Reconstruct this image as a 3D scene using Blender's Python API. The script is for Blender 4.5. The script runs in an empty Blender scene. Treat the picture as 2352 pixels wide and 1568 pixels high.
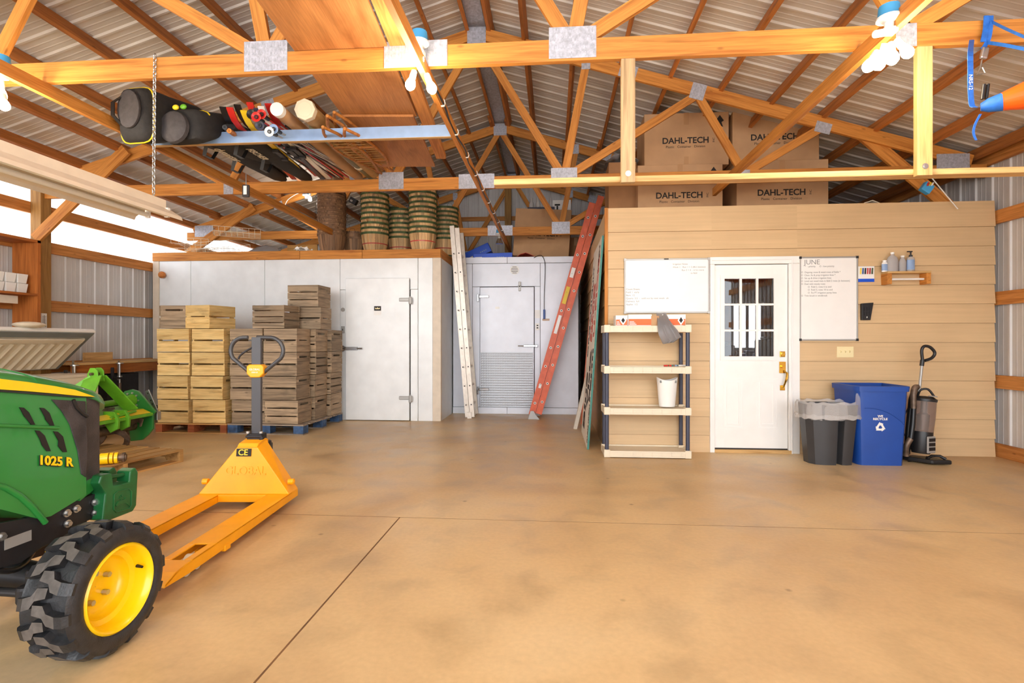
import bpy, math, random
from mathutils import Vector, Matrix
random.seed(7)
SC = bpy.context.scene
COL = SC.collection
PI = math.pi
F = 1215.0; CX = 1176.0; HZ = 786.0; CAMH = 1.22; YAW = math.radians(4.5)
CS, SN = math.cos(YAW), math.sin(YAW)
V = Vector

# ---------- where a line of sight meets a plane of the building
def _ray(u, v):
    a = (u - CX) / F
    return V((a * CS - SN, a * SN + CS, (HZ - v) / F))
def PY(u, v, Y):
    d = _ray(u, v); return V((0, 0, CAMH)) + d * (Y / d.y)
def PX(u, v, X):
    d = _ray(u, v); return V((0, 0, CAMH)) + d * (X / d.x)
def PZ(u, v, Z):
    d = _ray(u, v); return V((0, 0, CAMH)) + d * ((Z - CAMH) / d.z)

# ---------- mesh builder
class MB:
    def __init__(s):
        s.v = []; s.f = []; s.fm = []; s.g = []; s.r = []; s.m = 0
    def add(s, vs, fs, gs=None, rr=None):
        n = len(s.v); off = V((random.random() * 9, random.random() * 9, random.random() * 9))
        rr = random.random() if rr is None else rr
        gs = gs or vs
        s.v += [V(p) for p in vs]; s.g += [V(p) + off for p in gs]; s.r += [rr] * len(vs)
        s.f += [tuple(i + n for i in f) for f in fs]; s.fm += [s.m] * len(fs)
        return s
    def box(s, c, size, R=None, rr=None):
        sx, sy, sz = size; c = V(c)
        loc = [V((x * sx / 2, y * sy / 2, z * sz / 2)) for x in (-1, 1) for y in (-1, 1) for z in (-1, 1)]
        k = max(range(3), key=lambda i: size[i])
        g = [V((p[k], p[(k + 1) % 3], p[(k + 2) % 3])) for p in loc]
        vs = [(R @ p if R else p) + c for p in loc]
        return s.add(vs, [(0, 1, 3, 2), (4, 6, 7, 5), (0, 4, 5, 1), (2, 3, 7, 6), (0, 2, 6, 4), (1, 5, 7, 3)], g, rr)
    def bx(s, x0, x1, y0, y1, z0, z1, rr=None):
        return s.box(((x0 + x1) / 2, (y0 + y1) / 2, (z0 + z1) / 2), (abs(x1 - x0), abs(y1 - y0), abs(z1 - z0)), None, rr)
    def beam(s, p0, p1, w, h, up=(0, 0, 1), rr=None):
        p0, p1 = V(p0), V(p1); d = p1 - p0; L = d.length; d.normalize()
        up = V(up); sd = d.cross(up)
        if sd.length < 1e-5: sd = d.cross(V((0, 1, 0)))
        sd.normalize(); up = sd.cross(d)
        R = Matrix((d, sd, up)).transposed()
        return s.box((p0 + p1) / 2, (L, w, h), R, rr)
    def cyl(s, p0, p1, r0, r1=None, seg=14, caps=True):
        r1 = r0 if r1 is None else r1
        return s.loft([ring(p0, V(p1) - V(p0), r0, seg), ring(p1, V(p1) - V(p0), r1, seg)], caps)
    def loft(s, rings, caps=True, closed=False):
        n = len(rings[0]); vs = [V(p) for r in rings for p in r]; fs = []
        m = len(rings)
        for i in range(m if closed else m - 1):
            a, b = i * n, ((i + 1) % m) * n
            for j in range(n):
                k = (j + 1) % n
                fs.append((a + j, a + k, b + k, b + j))
        if caps and not closed:
            fs.append(tuple(range(n))[::-1]); fs.append(tuple((m - 1) * n + j for j in range(n)))
        return s.add(vs, fs)
    def tube(s, pts, r, seg=8, closed=False, caps=True):
        pts = [V(p) for p in pts]; n = len(pts); rings = []
        prev = None
        for i in range(n):
            if closed: t = pts[(i + 1) % n] - pts[i - 1]
            else: t = pts[min(i + 1, n - 1)] - pts[max(i - 1, 0)]
            t.normalize()
            if prev is None:
                a = t.cross(V((0, 0, 1)))
                if a.length < .1: a = t.cross(V((1, 0, 0)))
            else: a = prev - t * prev.dot(t)
            a.normalize(); prev = a; b = t.cross(a)
            rr = r[i] if isinstance(r, (list, tuple)) else r
            rings.append([pts[i] + a * (rr * math.cos(2 * PI * k / seg)) + b * (rr * math.sin(2 * PI * k / seg)) for k in range(seg)])
        return s.loft(rings, caps, closed)
    def strip(s, pts, w, t, side):
        """flat strap of width w along SIDE and thickness t along a path"""
        pts = [V(p) for p in pts]; n = len(pts); rings = []; side = V(side).normalized()
        for i in range(n):
            d = (pts[min(i + 1, n - 1)] - pts[max(i - 1, 0)]).normalized()
            nn = d.cross(side).normalized() * (t / 2); sd = side * (w / 2)
            rings.append([pts[i] + sd + nn, pts[i] - sd + nn, pts[i] - sd - nn, pts[i] + sd - nn])
        return s.loft(rings)
    def lathe(s, prof, c=(0, 0, 0), seg=24, R=None, caps=False):
        c = V(c); rings = []
        for r, z in prof:
            rg = [V((r * math.cos(2 * PI * k / seg), r * math.sin(2 * PI * k / seg), z)) for k in range(seg)]
            rings.append([(R @ p if R else p) + c for p in rg])
        return s.loft(rings, caps)
    def prism(s, poly, d0, d1, fn, rr=None):
        """poly in (a, b), extruded from d0 to d1; fn(a, b, d) gives the point"""
        n = len(poly); vs = [fn(a, b, d0) for a, b in poly] + [fn(a, b, d1) for a, b in poly]
        fs = [tuple(range(n))[::-1], tuple(range(n, 2 * n))]
        for j in range(n): k = (j + 1) % n; fs.append((j, k, n + k, n + j))
        return s.add(vs, fs, None, rr)
    def sphere(s, c, r, seg=14, rings=8, sc=(1, 1, 1)):
        c = V(c); rs = []
        for i in range(rings + 1):
            t = PI * i / rings; rr = max(math.sin(t), .001) * r
            rs.append([c + V((rr * math.cos(2 * PI * k / seg) * sc[0], rr * math.sin(2 * PI * k / seg) * sc[1], -r * math.cos(t) * sc[2])) for k in range(seg)])
        return s.loft(rs)
    def shift(s, d):
        d = V(d); s.v = [p + d for p in s.v]; return s
    def xf(s, M):
        s.v = [M @ p for p in s.v]; return s

def ring(c, ax, r, seg):
    c = V(c); ax = V(ax).normalized(); a = ax.cross(V((0, 0, 1)))
    if a.length < .1: a = ax.cross(V((0, 1, 0)))
    a.normalize(); b = ax.cross(a)
    return [c + a * (r * math.cos(2 * PI * k / seg)) + b * (r * math.sin(2 * PI * k / seg)) for k in range(seg)]
def smooth(pts, n=4):
    pts = [V(p) for p in pts]; out = []
    for i in range(len(pts) - 1):
        p0, p1, p2, p3 = pts[max(i - 1, 0)], pts[i], pts[i + 1], pts[min(i + 2, len(pts) - 1)]
        for k in range(n):
            t = k / n; out.append(.5 * ((2 * p1) + (p2 - p0) * t + (2 * p0 - 5 * p1 + 4 * p2 - p3) * t * t + (3 * p1 - p0 - 3 * p2 + p3) * t ** 3))
    return out + [pts[-1]]
def rot(ax, deg): return Matrix.Rotation(math.radians(deg), 3, ax)
def arc(cx, cy, r, a0, a1, n): return [(cx + r * math.cos(math.radians(a0 + (a1 - a0) * i / n)), cy + r * math.sin(math.radians(a0 + (a1 - a0) * i / n))) for i in range(n + 1)]

def build(name, mb, mats, parent=None, smooth=None, bevel=0):
    me = bpy.data.meshes.new(name)
    me.from_pydata([tuple(p) for p in mb.v], [], mb.f)
    if not isinstance(mats, (list, tuple)): mats = [mats]
    for m in mats: me.materials.append(m)
    if len(mats) > 1: me.polygons.foreach_set('material_index', mb.fm)
    at = me.attributes.new('gc', 'FLOAT_VECTOR', 'POINT'); at.data.foreach_set('vector', [x for p in mb.g for x in p])
    at = me.attributes.new('rnd', 'FLOAT', 'POINT'); at.data.foreach_set('value', mb.r)
    if smooth:
        me.polygons.foreach_set('use_smooth', [True] * len(me.polygons)); me.set_sharp_from_angle(angle=math.radians(smooth))
    me.update()
    o = bpy.data.objects.new(name, me); COL.objects.link(o)
    if parent: o.parent = parent
    if bevel:
        b = o.modifiers.new('bevel', 'BEVEL'); b.width = bevel; b.segments = 2; b.limit_method = 'ANGLE'; b.angle_limit = math.radians(40)
    return o
def tag(o, label, cat, group=None):
    o['label'] = label; o['category'] = cat
    if group: o['group'] = group
    return o
class T:
    """a thing: an Empty at its base that parents its parts"""
    def __init__(s, name, label, cat, loc=(0, 0, 0), rz=0, group=None, rx=0, ry=0):
        o = bpy.data.objects.new(name, None); COL.objects.link(o)
        o.empty_display_size = .05; o.location = loc; o.rotation_euler = (math.radians(rx), math.radians(ry), math.radians(rz))
        s.o = o; s.loc = V(loc); tag(o, label, cat, group)
    def p(s, name, mb, mats, smooth=None, bevel=0, parent=None, world=True, label=None):
        if world: mb.shift(-s.loc)
        c = build(name, mb, mats, parent or s.o, smooth, bevel)
        if label: c['label'] = label
        return c
def single(name, mb, mats, label, cat, loc=(0, 0, 0), rz=0, group=None, smooth=None, bevel=0, world=True):
    if world: mb.shift(-V(loc))
    o = build(name, mb, mats, None, smooth, bevel); o.location = loc; o.rotation_euler = (0, 0, math.radians(rz))
    return tag(o, label, cat, group)
def struct(name, mb, mats, smooth=None, bevel=0, parent=None):
    o = build(name, mb, mats, parent, smooth, bevel)
    if not parent: o['kind'] = 'structure'
    return o
def copy_tree(o, parent=None):
    c = o.copy(); COL.objects.link(c); c.parent = parent
    for ch in list(o.children): copy_tree(ch, c)
    return c
def text(name, s, size, mat, parent, loc, rot=(90, 0, 0), ext=.0008, align='CENTER', sx=1, sp=1, off=0):
    cu = bpy.data.curves.new(name, 'FONT'); cu.body = s; cu.size = size; cu.extrude = ext; cu.align_x = align; cu.align_y = 'CENTER'
    cu.resolution_u = 3; cu.space_character = sp; cu.offset = off
    tmp = bpy.data.objects.new('t', cu); me = bpy.data.meshes.new_from_object(tmp)
    bpy.data.objects.remove(tmp); bpy.data.curves.remove(cu)
    me.name = name; me.materials.clear(); me.materials.append(mat)
    o = bpy.data.objects.new(name, me); COL.objects.link(o)
    o.parent = parent; o.location = loc; o.rotation_euler = [math.radians(a) for a in rot]; o.scale = (sx, 1, 1)
    return o
NTH = 'first second third fourth fifth sixth seventh eighth ninth tenth eleventh twelfth thirteenth fourteenth'.split()

# ---------- materials
def srgb(r, g, b):
    f = lambda c: (c / 255 / 12.92) if c <= 10 else ((c / 255 + .055) / 1.055) ** 2.4
    return (f(r), f(g), f(b), 1)
def _mat(name):
    m = bpy.data.materials.new(name); m.use_nodes = True
    nt = m.node_tree; bs = nt.nodes['Principled BSDF']
    return m, nt, bs
def N(nt, t, **k):
    n = nt.nodes.new(t)
    for a, b in k.items():
        if a in n.inputs: n.inputs[a].default_value = b
        else: setattr(n, a, b)
    return n
def gcn(nt, sc):
    a = N(nt, 'ShaderNodeAttribute', attribute_name='gc'); mp = N(nt, 'ShaderNodeMapping'); mp.inputs['Scale'].default_value = sc
    nt.links.new(a.outputs['Vector'], mp.inputs['Vector']); return mp.outputs['Vector']
def ramp(nt, fac, stops):
    r = N(nt, 'ShaderNodeValToRGB'); e = r.color_ramp.elements
    e[0].position, e[0].color = stops[0]; e[1].position, e[1].color = stops[-1]
    for p, c in stops[1:-1]: x = e.new(p); x.color = c
    nt.links.new(fac, r.inputs['Fac']); return r.outputs['Color']
def mix(nt, a, b, fac, mode='MIX'):
    m = N(nt, 'ShaderNodeMix', data_type='RGBA', blend_type=mode)
    for i, x in ((6, a), (7, b), (0, fac)):
        if hasattr(x, 'is_linked') or hasattr(x, 'links'): nt.links.new(x, m.inputs[i])
        else: m.inputs[i].default_value = x
    return m.outputs[2]
def bump(nt, bs, h, st, dist=.01):
    b = N(nt, 'ShaderNodeBump', Strength=st, Distance=dist); nt.links.new(h, b.inputs['Height']); nt.links.new(b.outputs['Normal'], bs.inputs['Normal'])
def noise(nt, vec, scale, detail=3, dist=0):
    n = N(nt, 'ShaderNodeTexNoise', Scale=scale, Detail=detail, Distortion=dist); nt.links.new(vec, n.inputs['Vector']); return n.outputs['Fac']
def G(v): return (v, v, v, 1)
def paint(name, col, rough=.5, metal=0, var=.08, sc=6, bmp=0, bsc=60, spec=.5, coat=0, em=0):
    m, nt, bs = _mat(name); vec = gcn(nt, (1, 1, 1))
    f = noise(nt, vec, sc, 4)
    c = mix(nt, col, ramp(nt, f, [(.3, G(1 - var * 2)), (.7, G(1 + var))]), 1.0, 'MULTIPLY')
    nt.links.new(c, bs.inputs['Base Color']); bs.inputs['Roughness'].default_value = rough; bs.inputs['Metallic'].default_value = metal
    bs.inputs['Specular IOR Level'].default_value = spec; bs.inputs['Coat Weight'].default_value = coat
    if bmp: bump(nt, bs, noise(nt, vec, bsc, 2), bmp)
    if em: bs.inputs['Emission Color'].default_value = col; bs.inputs['Emission Strength'].default_value = em
    return m
def wood(name, dark, light, rough=.6, knots=.5, streak=26, rndv=.35, objr=0, stain=0):
    m, nt, bs = _mat(name)
    n1 = noise(nt, gcn(nt, (1.6, streak, streak)), 1, 3, .6)
    n2 = noise(nt, gcn(nt, (6, 130, 130)), 1, 2)
    c = ramp(nt, n1, [(.25, dark), (.5, tuple((dark[i] + 2 * light[i]) / 3 for i in range(3)) + (1,)), (.75, light)])
    c = mix(nt, c, ramp(nt, n2, [(.3, G(.78)), (.65, G(1.08))]), .8, 'MULTIPLY')
    if knots:
        vo = N(nt, 'ShaderNodeTexVoronoi', Scale=1); nt.links.new(gcn(nt, (3.2, 8, 8)), vo.inputs['Vector'])
        c = mix(nt, tuple(x * .35 for x in dark[:3]) + (1,), c, ramp(nt, vo.outputs['Distance'], [(.04, G(1 - knots)), (.1, G(1))]))
    if stain:
        n3 = noise(nt, gcn(nt, (4, 9, 9)), 1, 4)
        c = mix(nt, (.09, .07, .05, 1), c, ramp(nt, n3, [(.28, G(1 - stain)), (.42, G(1))]))
    at = N(nt, 'ShaderNodeAttribute', attribute_name='rnd')
    c = mix(nt, c, ramp(nt, at.outputs['Fac'], [(0, G(1 - rndv)), (1, G(1 + rndv * .4))]), 1.0, 'MULTIPLY')
    if objr:
        oi = N(nt, 'ShaderNodeObjectInfo')
        c = mix(nt, c, ramp(nt, oi.outputs['Random'], [(0, G(1 - objr)), (1, G(1 + objr * .4))]), 1.0, 'MULTIPLY')
    nt.links.new(c, bs.inputs['Base Color']); bs.inputs['Roughness'].default_value = rough; bs.inputs['Specular IOR Level'].default_value = .3
    bump(nt, bs, n2, .12, .003)
    return m
def clear(name, col=(1, 1, 1, 1), rough=.05, trans=1, ior=1.3, alpha=1):
    m, nt, bs = _mat(name); bs.inputs['Base Color'].default_value = col; bs.inputs['Roughness'].default_value = rough
    bs.inputs['Transmission Weight'].default_value = trans; bs.inputs['IOR'].default_value = ior; bs.inputs['Alpha'].default_value = alpha
    return m
def glow(name, col, st):
    m, nt, bs = _mat(name); bs.inputs['Base Color'].default_value = col; bs.inputs['Emission Color'].default_value = col; bs.inputs['Emission Strength'].default_value = st
    return m

W_CHORD = wood('orange_pine', srgb(164, 96, 36), srgb(218, 148, 70), rndv=.14)
W_PURLIN = wood('brown_pine', srgb(144, 84, 38), srgb(206, 130, 66), rndv=.25)
W_PALE = wood('pale_pine', srgb(178, 134, 78), srgb(226, 186, 126), rndv=.15)
W_GREYED = wood('weathered_pine', srgb(150, 120, 84), srgb(200, 168, 124), rndv=.1)
W_POST = wood('treated_post', srgb(132, 92, 44), srgb(182, 136, 74), rndv=.1)
W_GIRT = wood('girt_pine', srgb(168, 102, 46), srgb(218, 150, 82), rndv=.2)
W_PLY = wood('brown_hardboard', srgb(150, 96, 54), srgb(196, 136, 84), knots=0, streak=6, rndv=.1)
W_CAB = wood('cabinet_pine', srgb(140, 76, 28), srgb(190, 112, 50), rndv=.2)
W_CRATE_Y = wood('yellow_crate_wood', srgb(206, 156, 84), srgb(250, 218, 150), rndv=.2, objr=.12, stain=.35)
W_CRATE_G = wood('grey_crate_wood', srgb(112, 96, 78), srgb(196, 170, 138), rndv=.3, objr=.15, stain=.35)
W_PALLET = wood('pallet_wood', srgb(150, 104, 56), srgb(214, 168, 104), rndv=.3)
W_PAL_RED = wood('red_pallet_wood', srgb(128, 62, 34), srgb(176, 100, 62), rndv=.3)
W_PAL_BLUE = paint('worn_blue_paint', srgb(58, 88, 128), .7, var=.3, sc=14)
W_PAL_GREY = wood('grey_pallet_wood', srgb(112, 100, 88), srgb(168, 152, 134), rndv=.3)
W_BASKET = wood('basket_staves', srgb(176, 128, 78), srgb(246, 206, 150), rndv=.45, knots=.2)
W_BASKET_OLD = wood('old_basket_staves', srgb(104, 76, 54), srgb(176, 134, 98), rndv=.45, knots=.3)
W_BENT = wood('bent_ash', srgb(150, 88, 36), srgb(206, 138, 68), rndv=.2)
GALV = paint('galvanized_plate', srgb(186, 188, 198), .42, .3, var=.15, sc=40)
STEEL = paint('bright_steel', srgb(190, 190, 188), .3, .9, var=.05)
CHROME = paint('chrome', srgb(176, 176, 178), .22, .9, var=.02)
BRASS = paint('polished_brass', srgb(222, 176, 78), .15, 1, var=.03)
PANEL = paint('white_wall_steel', srgb(206, 203, 200), .45, .05, var=.05, sc=2)
ROOFM = paint('roof_steel', srgb(214, 207, 198), .5, .05, var=.06, sc=2)
BEIGE = paint('beige_trim', srgb(222, 208, 188), .5, var=.04, sc=9)
COOL = paint('cooler_galvanized', srgb(232, 235, 236), .38, .1, var=.035, sc=4)
COOL2 = paint('cooler_pale_blue_steel', srgb(230, 235, 246), .4, .08, var=.03, sc=4)
WHITE = paint('white_paint', srgb(240, 239, 236), .35, var=.015)
CREAM = paint('cream_plastic', srgb(226, 214, 190), .45, var=.03)
IVORY = paint('ivory_plastic', srgb(238, 222, 172), .4, var=.02)
BLACK = paint('black_plastic', srgb(26, 26, 28), .4, var=.1)
DARK = paint('dark_metal', srgb(48, 46, 48), .5, .4, var=.15, sc=12)
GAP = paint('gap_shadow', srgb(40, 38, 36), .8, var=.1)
FABRIC = paint('black_fabric', srgb(36, 34, 34), .85, var=.15, sc=30, bmp=.2, bsc=200)
FABRIC2 = paint('charcoal_fabric', srgb(66, 62, 64), .8, var=.12, sc=30, bmp=.2, bsc=200)
CARD = paint('cardboard', srgb(196, 154, 112), .8, var=.05, sc=5)
CARD2 = paint('darker_cardboard', srgb(168, 122, 80), .8, var=.06, sc=5)
TAPE = paint('packing_tape', srgb(186, 142, 98), .3, var=.04)
INK = paint('black_ink', srgb(34, 30, 28), .7, var=.05)
GREYINK = paint('grey_marker', srgb(120, 124, 124), .7, var=.05)
REDINK = paint('red_sign_paint', srgb(196, 78, 58), .6, var=.1, sc=30)
JD = paint('tractor_green', srgb(42, 128, 56), .3, var=.05, sc=5, coat=.3)
JDDK = paint('dark_green_iron', srgb(24, 96, 48), .4, var=.15, sc=14, coat=.1)
LIME = paint('lime_green_paint', srgb(104, 176, 42), .4, var=.1, sc=12)
JDY = paint('tractor_yellow', srgb(252, 206, 10), .3, var=.03, coat=.2)
JACKY = paint('safety_yellow', srgb(252, 172, 12), .4, var=.04, sc=8)
RUBBER = paint('tyre_rubber', srgb(44, 44, 46), .42, var=.2, sc=30, bmp=.15, bsc=120)
GRILLE = paint('dusty_grille', srgb(62, 58, 60), .6, var=.25, sc=12, bmp=.25, bsc=150)
BLUE = paint('blue_plastic', srgb(24, 72, 156), .42, var=.04)
BLUEBOX = paint('blue_carton', srgb(16, 84, 214), .4, var=.04)
LBLUE = paint('light_blue_paint', srgb(140, 168, 208), .45, var=.05, sc=14)
SBLUE = paint('blue_strap', srgb(34, 104, 196), .6, var=.1, sc=40)
CYAN = paint('cyan_box', srgb(70, 160, 214), .45, var=.05)
FIBER = paint('orange_fibreglass', srgb(226, 104, 66), .45, var=.08, sc=10)
KAYAK = paint('orange_hull', srgb(236, 92, 16), .4, var=.02)
ALU = paint('ladder_aluminium', srgb(218, 208, 196), .42, .45, var=.07, sc=14)
ORANGE = paint('orange_print', srgb(232, 104, 34), .5, var=.03)
GREEN = paint('green_hoop', srgb(72, 92, 52), .7, var=.3, sc=12)
REDH = paint('red_hoop', srgb(176, 44, 44), .6, var=.15, sc=12)
TEAL = paint('teal_edge', srgb(62, 130, 120), .6, var=.1, sc=20)
SLATE = paint('slate_plastic', srgb(62, 66, 84), .45, var=.05)
SIGNW = paint('sign_white', srgb(236, 228, 212), .55, var=.05, sc=14)
TAN = paint('tan_fabric', srgb(178, 140, 88), .8, var=.08, sc=20)
OLIVE = paint('olive_tube', srgb(112, 104, 70), .6, var=.08)
RED = paint('red_plastic', srgb(206, 44, 40), .35, var=.05)
YELLOW = paint('yellow_print', srgb(240, 206, 40), .45, var=.05)
SILVER = paint('silver_plastic', srgb(168, 166, 162), .4, .35, var=.03)
CASTI = paint('worn_iron', srgb(120, 100, 84), .5, .5, var=.3, sc=16)
PLASTIC_BAG = clear('clear_bag', (.8, .78, .76, 1), .25, .0, 1.2, .3)
GREYBAG = clear('grey_bag', srgb(150, 148, 150), .22, .2, 1.3, .85)
GLASS = clear('window_glass', (.95, .97, 1, 1), .0, 1, 1.45)
BINCLEAR = clear('smoky_clear_plastic', srgb(214, 196, 186), .12, .8, 1.15)
JUG = clear('cloudy_bottle', (.93, .92, .93, 1), .3, .6, 1.2)
BULB = glow('warm_bulb', (1, .80, .5, 1), 28)
LED = glow('cool_bulb', (1, .98, .94, 1), 28)

def concrete():
    m, nt, bs = _mat('stained_concrete')
    g = N(nt, 'ShaderNodeNewGeometry').outputs['Position']
    n1 = noise(nt, g, .55, 5, .8); n2 = noise(nt, g, 3.2, 6, .4); n3 = noise(nt, g, 38, 3)
    c = ramp(nt, n1, [(.3, srgb(190, 156, 112)), (.52, srgb(212, 180, 132)), (.72, srgb(222, 196, 152))])
    c = mix(nt, c, ramp(nt, n2, [(.3, G(.78)), (.5, G(1)), (.75, G(1.06))]), .8, 'MULTIPLY')
    c = mix(nt, c, ramp(nt, n3, [(.3, G(.93)), (.7, G(1.04))]), .8, 'MULTIPLY')
    vo = N(nt, 'ShaderNodeTexVoronoi', Scale=2.3); nt.links.new(g, vo.inputs['Vector'])
    c = mix(nt, srgb(104, 76, 52), c, ramp(nt, vo.outputs['Distance'], [(.012, G(.35)), (.05, G(1))]))
    nt.links.new(c, bs.inputs['Base Color']); bs.inputs['Specular IOR Level'].default_value = .35
    nt.links.new(ramp(nt, n2, [(.3, G(.3)), (.7, G(.5))]), bs.inputs['Roughness'])
    bump(nt, bs, n3, .06, .004)
    return m
CONC = concrete()
def siding_mat():
    m, nt, bs = _mat('beige_siding')
    vec = gcn(nt, (1.2, 40, 40)); n1 = noise(nt, vec, 1, 3); n2 = noise(nt, gcn(nt, (1, 1, 1)), 1.1, 5)
    c = mix(nt, srgb(212, 180, 136), ramp(nt, n1, [(.3, G(.94)), (.7, G(1.04))]), 1.0, 'MULTIPLY')
    c = mix(nt, c, ramp(nt, n2, [(.3, G(.9)), (.6, G(1.03))]), 1.0, 'MULTIPLY')
    nt.links.new(c, bs.inputs['Base Color']); bs.inputs['Roughness'].default_value = .55
    bump(nt, bs, n1, .15, .003)
    return m
SIDING = siding_mat()
def diamond():
    m, nt, bs = _mat('diamond_plate')
    w = N(nt, 'ShaderNodeTexVoronoi', Scale=1, distance='CHEBYCHEV'); mp = N(nt, 'ShaderNodeMapping'); mp.inputs['Rotation'].default_value = (0, math.radians(45), 0); mp.inputs['Scale'].default_value = (34, 34, 34)
    w.inputs['Randomness'].default_value = 0
    a = N(nt, 'ShaderNodeAttribute', attribute_name='gc'); nt.links.new(a.outputs['Vector'], mp.inputs['Vector']); nt.links.new(mp.outputs['Vector'], w.inputs['Vector'])
    bs.inputs['Base Color'].default_value = srgb(176, 180, 186); bs.inputs['Metallic'].default_value = .5; bs.inputs['Roughness'].default_value = .42
    bump(nt, bs, w.outputs['Distance'], .6, .012)
    return m
DIAMOND = diamond()
def translucent():
    m, nt, bs = _mat('translucent_sheet'); nt.nodes.remove(bs)
    t = N(nt, 'ShaderNodeBsdfTranslucent', Color=(.95, .96, .97, 1)); d = N(nt, 'ShaderNodeBsdfDiffuse', Color=(.85, .86, .88, 1)); x = N(nt, 'ShaderNodeMixShader', Fac=.25)
    nt.links.new(t.outputs[0], x.inputs[1]); nt.links.new(d.outputs[0], x.inputs[2]); nt.links.new(x.outputs[0], nt.nodes['Material Output'].inputs['Surface'])
    return m
SHEET = translucent()
# ================= camera, light
cam = bpy.data.cameras.new('camera'); cam.sensor_width = 36; cam.lens = F / 2352 * 36; cam.shift_y = (HZ - 784) / 2352; cam.clip_start = .05
co = bpy.data.objects.new('camera', cam); COL.objects.link(co); co.location = (0, 0, CAMH); co.rotation_euler = (PI / 2, 0, YAW); SC.camera = co
SC.view_settings.view_transform = 'Standard'; SC.view_settings.look = 'None'; SC.view_settings.gamma = 1; SC.view_settings.exposure = EXPO = 0.52
wd = bpy.data.worlds.new('sky'); SC.world = wd; wd.use_nodes = True
wd.node_tree.nodes['Background'].inputs['Color'].default_value = (.93, .96, 1, 1); wd.node_tree.nodes['Background'].inputs['Strength'].default_value = 4.4
SC.cycles.max_bounces = 8; SC.cycles.caustics_reflective = False; SC.cycles.caustics_refractive = False
def point(name, loc, col, power, r=.05):
    l = bpy.data.lights.new(name, 'POINT'); l.energy = power; l.color = col; l.shadow_soft_size = r
    o = bpy.data.objects.new(name, l); COL.objects.link(o); o.location = loc; return o
WARM = (1, .83, .60)

# ================= shell
XL, XR, XC = -6.55, 4.78, -.9
Y0, YB = -2.6, 11.75
ZRF, SL = 5.016, .304
def roofz(x, z0=ZRF): return z0 - SL * abs(x - XC)
def ribs(a0, a1, pitch=.229, h=.016):
    """profile of a ribbed steel sheet: list of (along, height)"""
    out = [(a0, 0)]; a = a0 + .05
    while a < a1 - .08:
        out += [(a, 0), (a + .012, h), (a + .032, h), (a + .044, 0)]
        for q in (.105, .165): out += [(a + q, 0), (a + q + .006, h * .14), (a + q + .014, h * .14), (a + q + .02, 0)]
        a += pitch
    out.append((a1, 0)); return [p for p in out if p[0] <= a1]
def sheet(mb, prof, fn, t=.012):
    """fn(a, h, end) -> point; a closed thin sheet"""
    n = len(prof); vs = []
    for a, h in prof: vs += [fn(a, h, 0), fn(a, h, 1)]
    for a, h in prof: vs += [fn(a, h - t, 0), fn(a, h - t, 1)]
    fs = []
    for i in range(n - 1):
        fs.append((2 * i, 2 * i + 1, 2 * i + 3, 2 * i + 2)); k = 2 * n
        fs.append((k + 2 * i, k + 2 * i + 2, k + 2 * i + 3, k + 2 * i + 1))
    fs += [(0, 2 * n, 2 * n + 1, 1), (2 * n - 2, 2 * n - 1, 4 * n - 1, 4 * n - 2)]
    for i in range(n - 1):
        fs.append((2 * i, 2 * i + 2, 2 * n + 2 * i + 2, 2 * n + 2 * i)); fs.append((2 * i + 1, 2 * n + 2 * i + 1, 2 * n + 2 * i + 3, 2 * i + 3))
    mb.add(vs, fs, None, .5)
fl = MB(); CJ = [(-3, 3.62), (3.635, YB + .1)]
for y0, y1 in ((Y0 - 1.5, 3.615), (3.625, YB + .1)):
    for x0, x1 in ((XL - .3, -1.075), (-1.065, XR + .3)) if y1 < 5 else ((XL - .3, XR + .3),): fl.bx(x0, x1, y0, y1, -.12, 0)
flo = struct('floor', fl, CONC)
fl = MB(); fl.bx(XL - .3, XR + .3, 3.612, 3.628, -.05, -.001); fl.bx(-1.077, -1.063, Y0 - 1.5, 3.612, -.05, -.001); struct('control_joint', fl, paint('dirty_joint', srgb(118, 84, 52), .8, var=.2), parent=flo)
rf = MB(); nrm = V((SL, 0, 1)).normalized()
pr = ribs(Y0, YB + .3)
for sg in (-1, 1):
    xe = XL - .35 if sg < 0 else XR + .35
    sheet(rf, pr, lambda a, h, e, sg=sg, xe=xe: V((XC if e else xe, a, roofz(XC if e else xe) - h + .03)))
ceil = struct('ceiling', rf, ROOFM)
rc = MB(); rc.bx(XC - .1, XC + .1, Y0, YB, ZRF - .075, ZRF - .06)
struct('ridge_cap', rc, GALV, parent=ceil)
# walls
wl = MB(); pl = ribs(Y0, YB)
sheet(wl, pl, lambda a, h, e: V((XL + h - .0, a, 2.42 if e else 0)))
struct('wall_left', wl, PANEL)
ws = MB(); sheet(ws, pl, lambda a, h, e: V((XL + h, a, 3.32 if e else 2.42)), t=.004)
struct('window_1', ws, SHEET)
wr = MB(); sheet(wr, pl, lambda a, h, e: V((XR - h, a, 3.32 if e else 0)))
struct('wall_right', wr, PANEL)
wb = MB(); sheet(wb, ribs(XL - .02, XR + .02), lambda a, h, e: V((a, YB - h, roofz(a) + .045 if e else 0)))
struct('wall_back', wb, PANEL)
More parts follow.
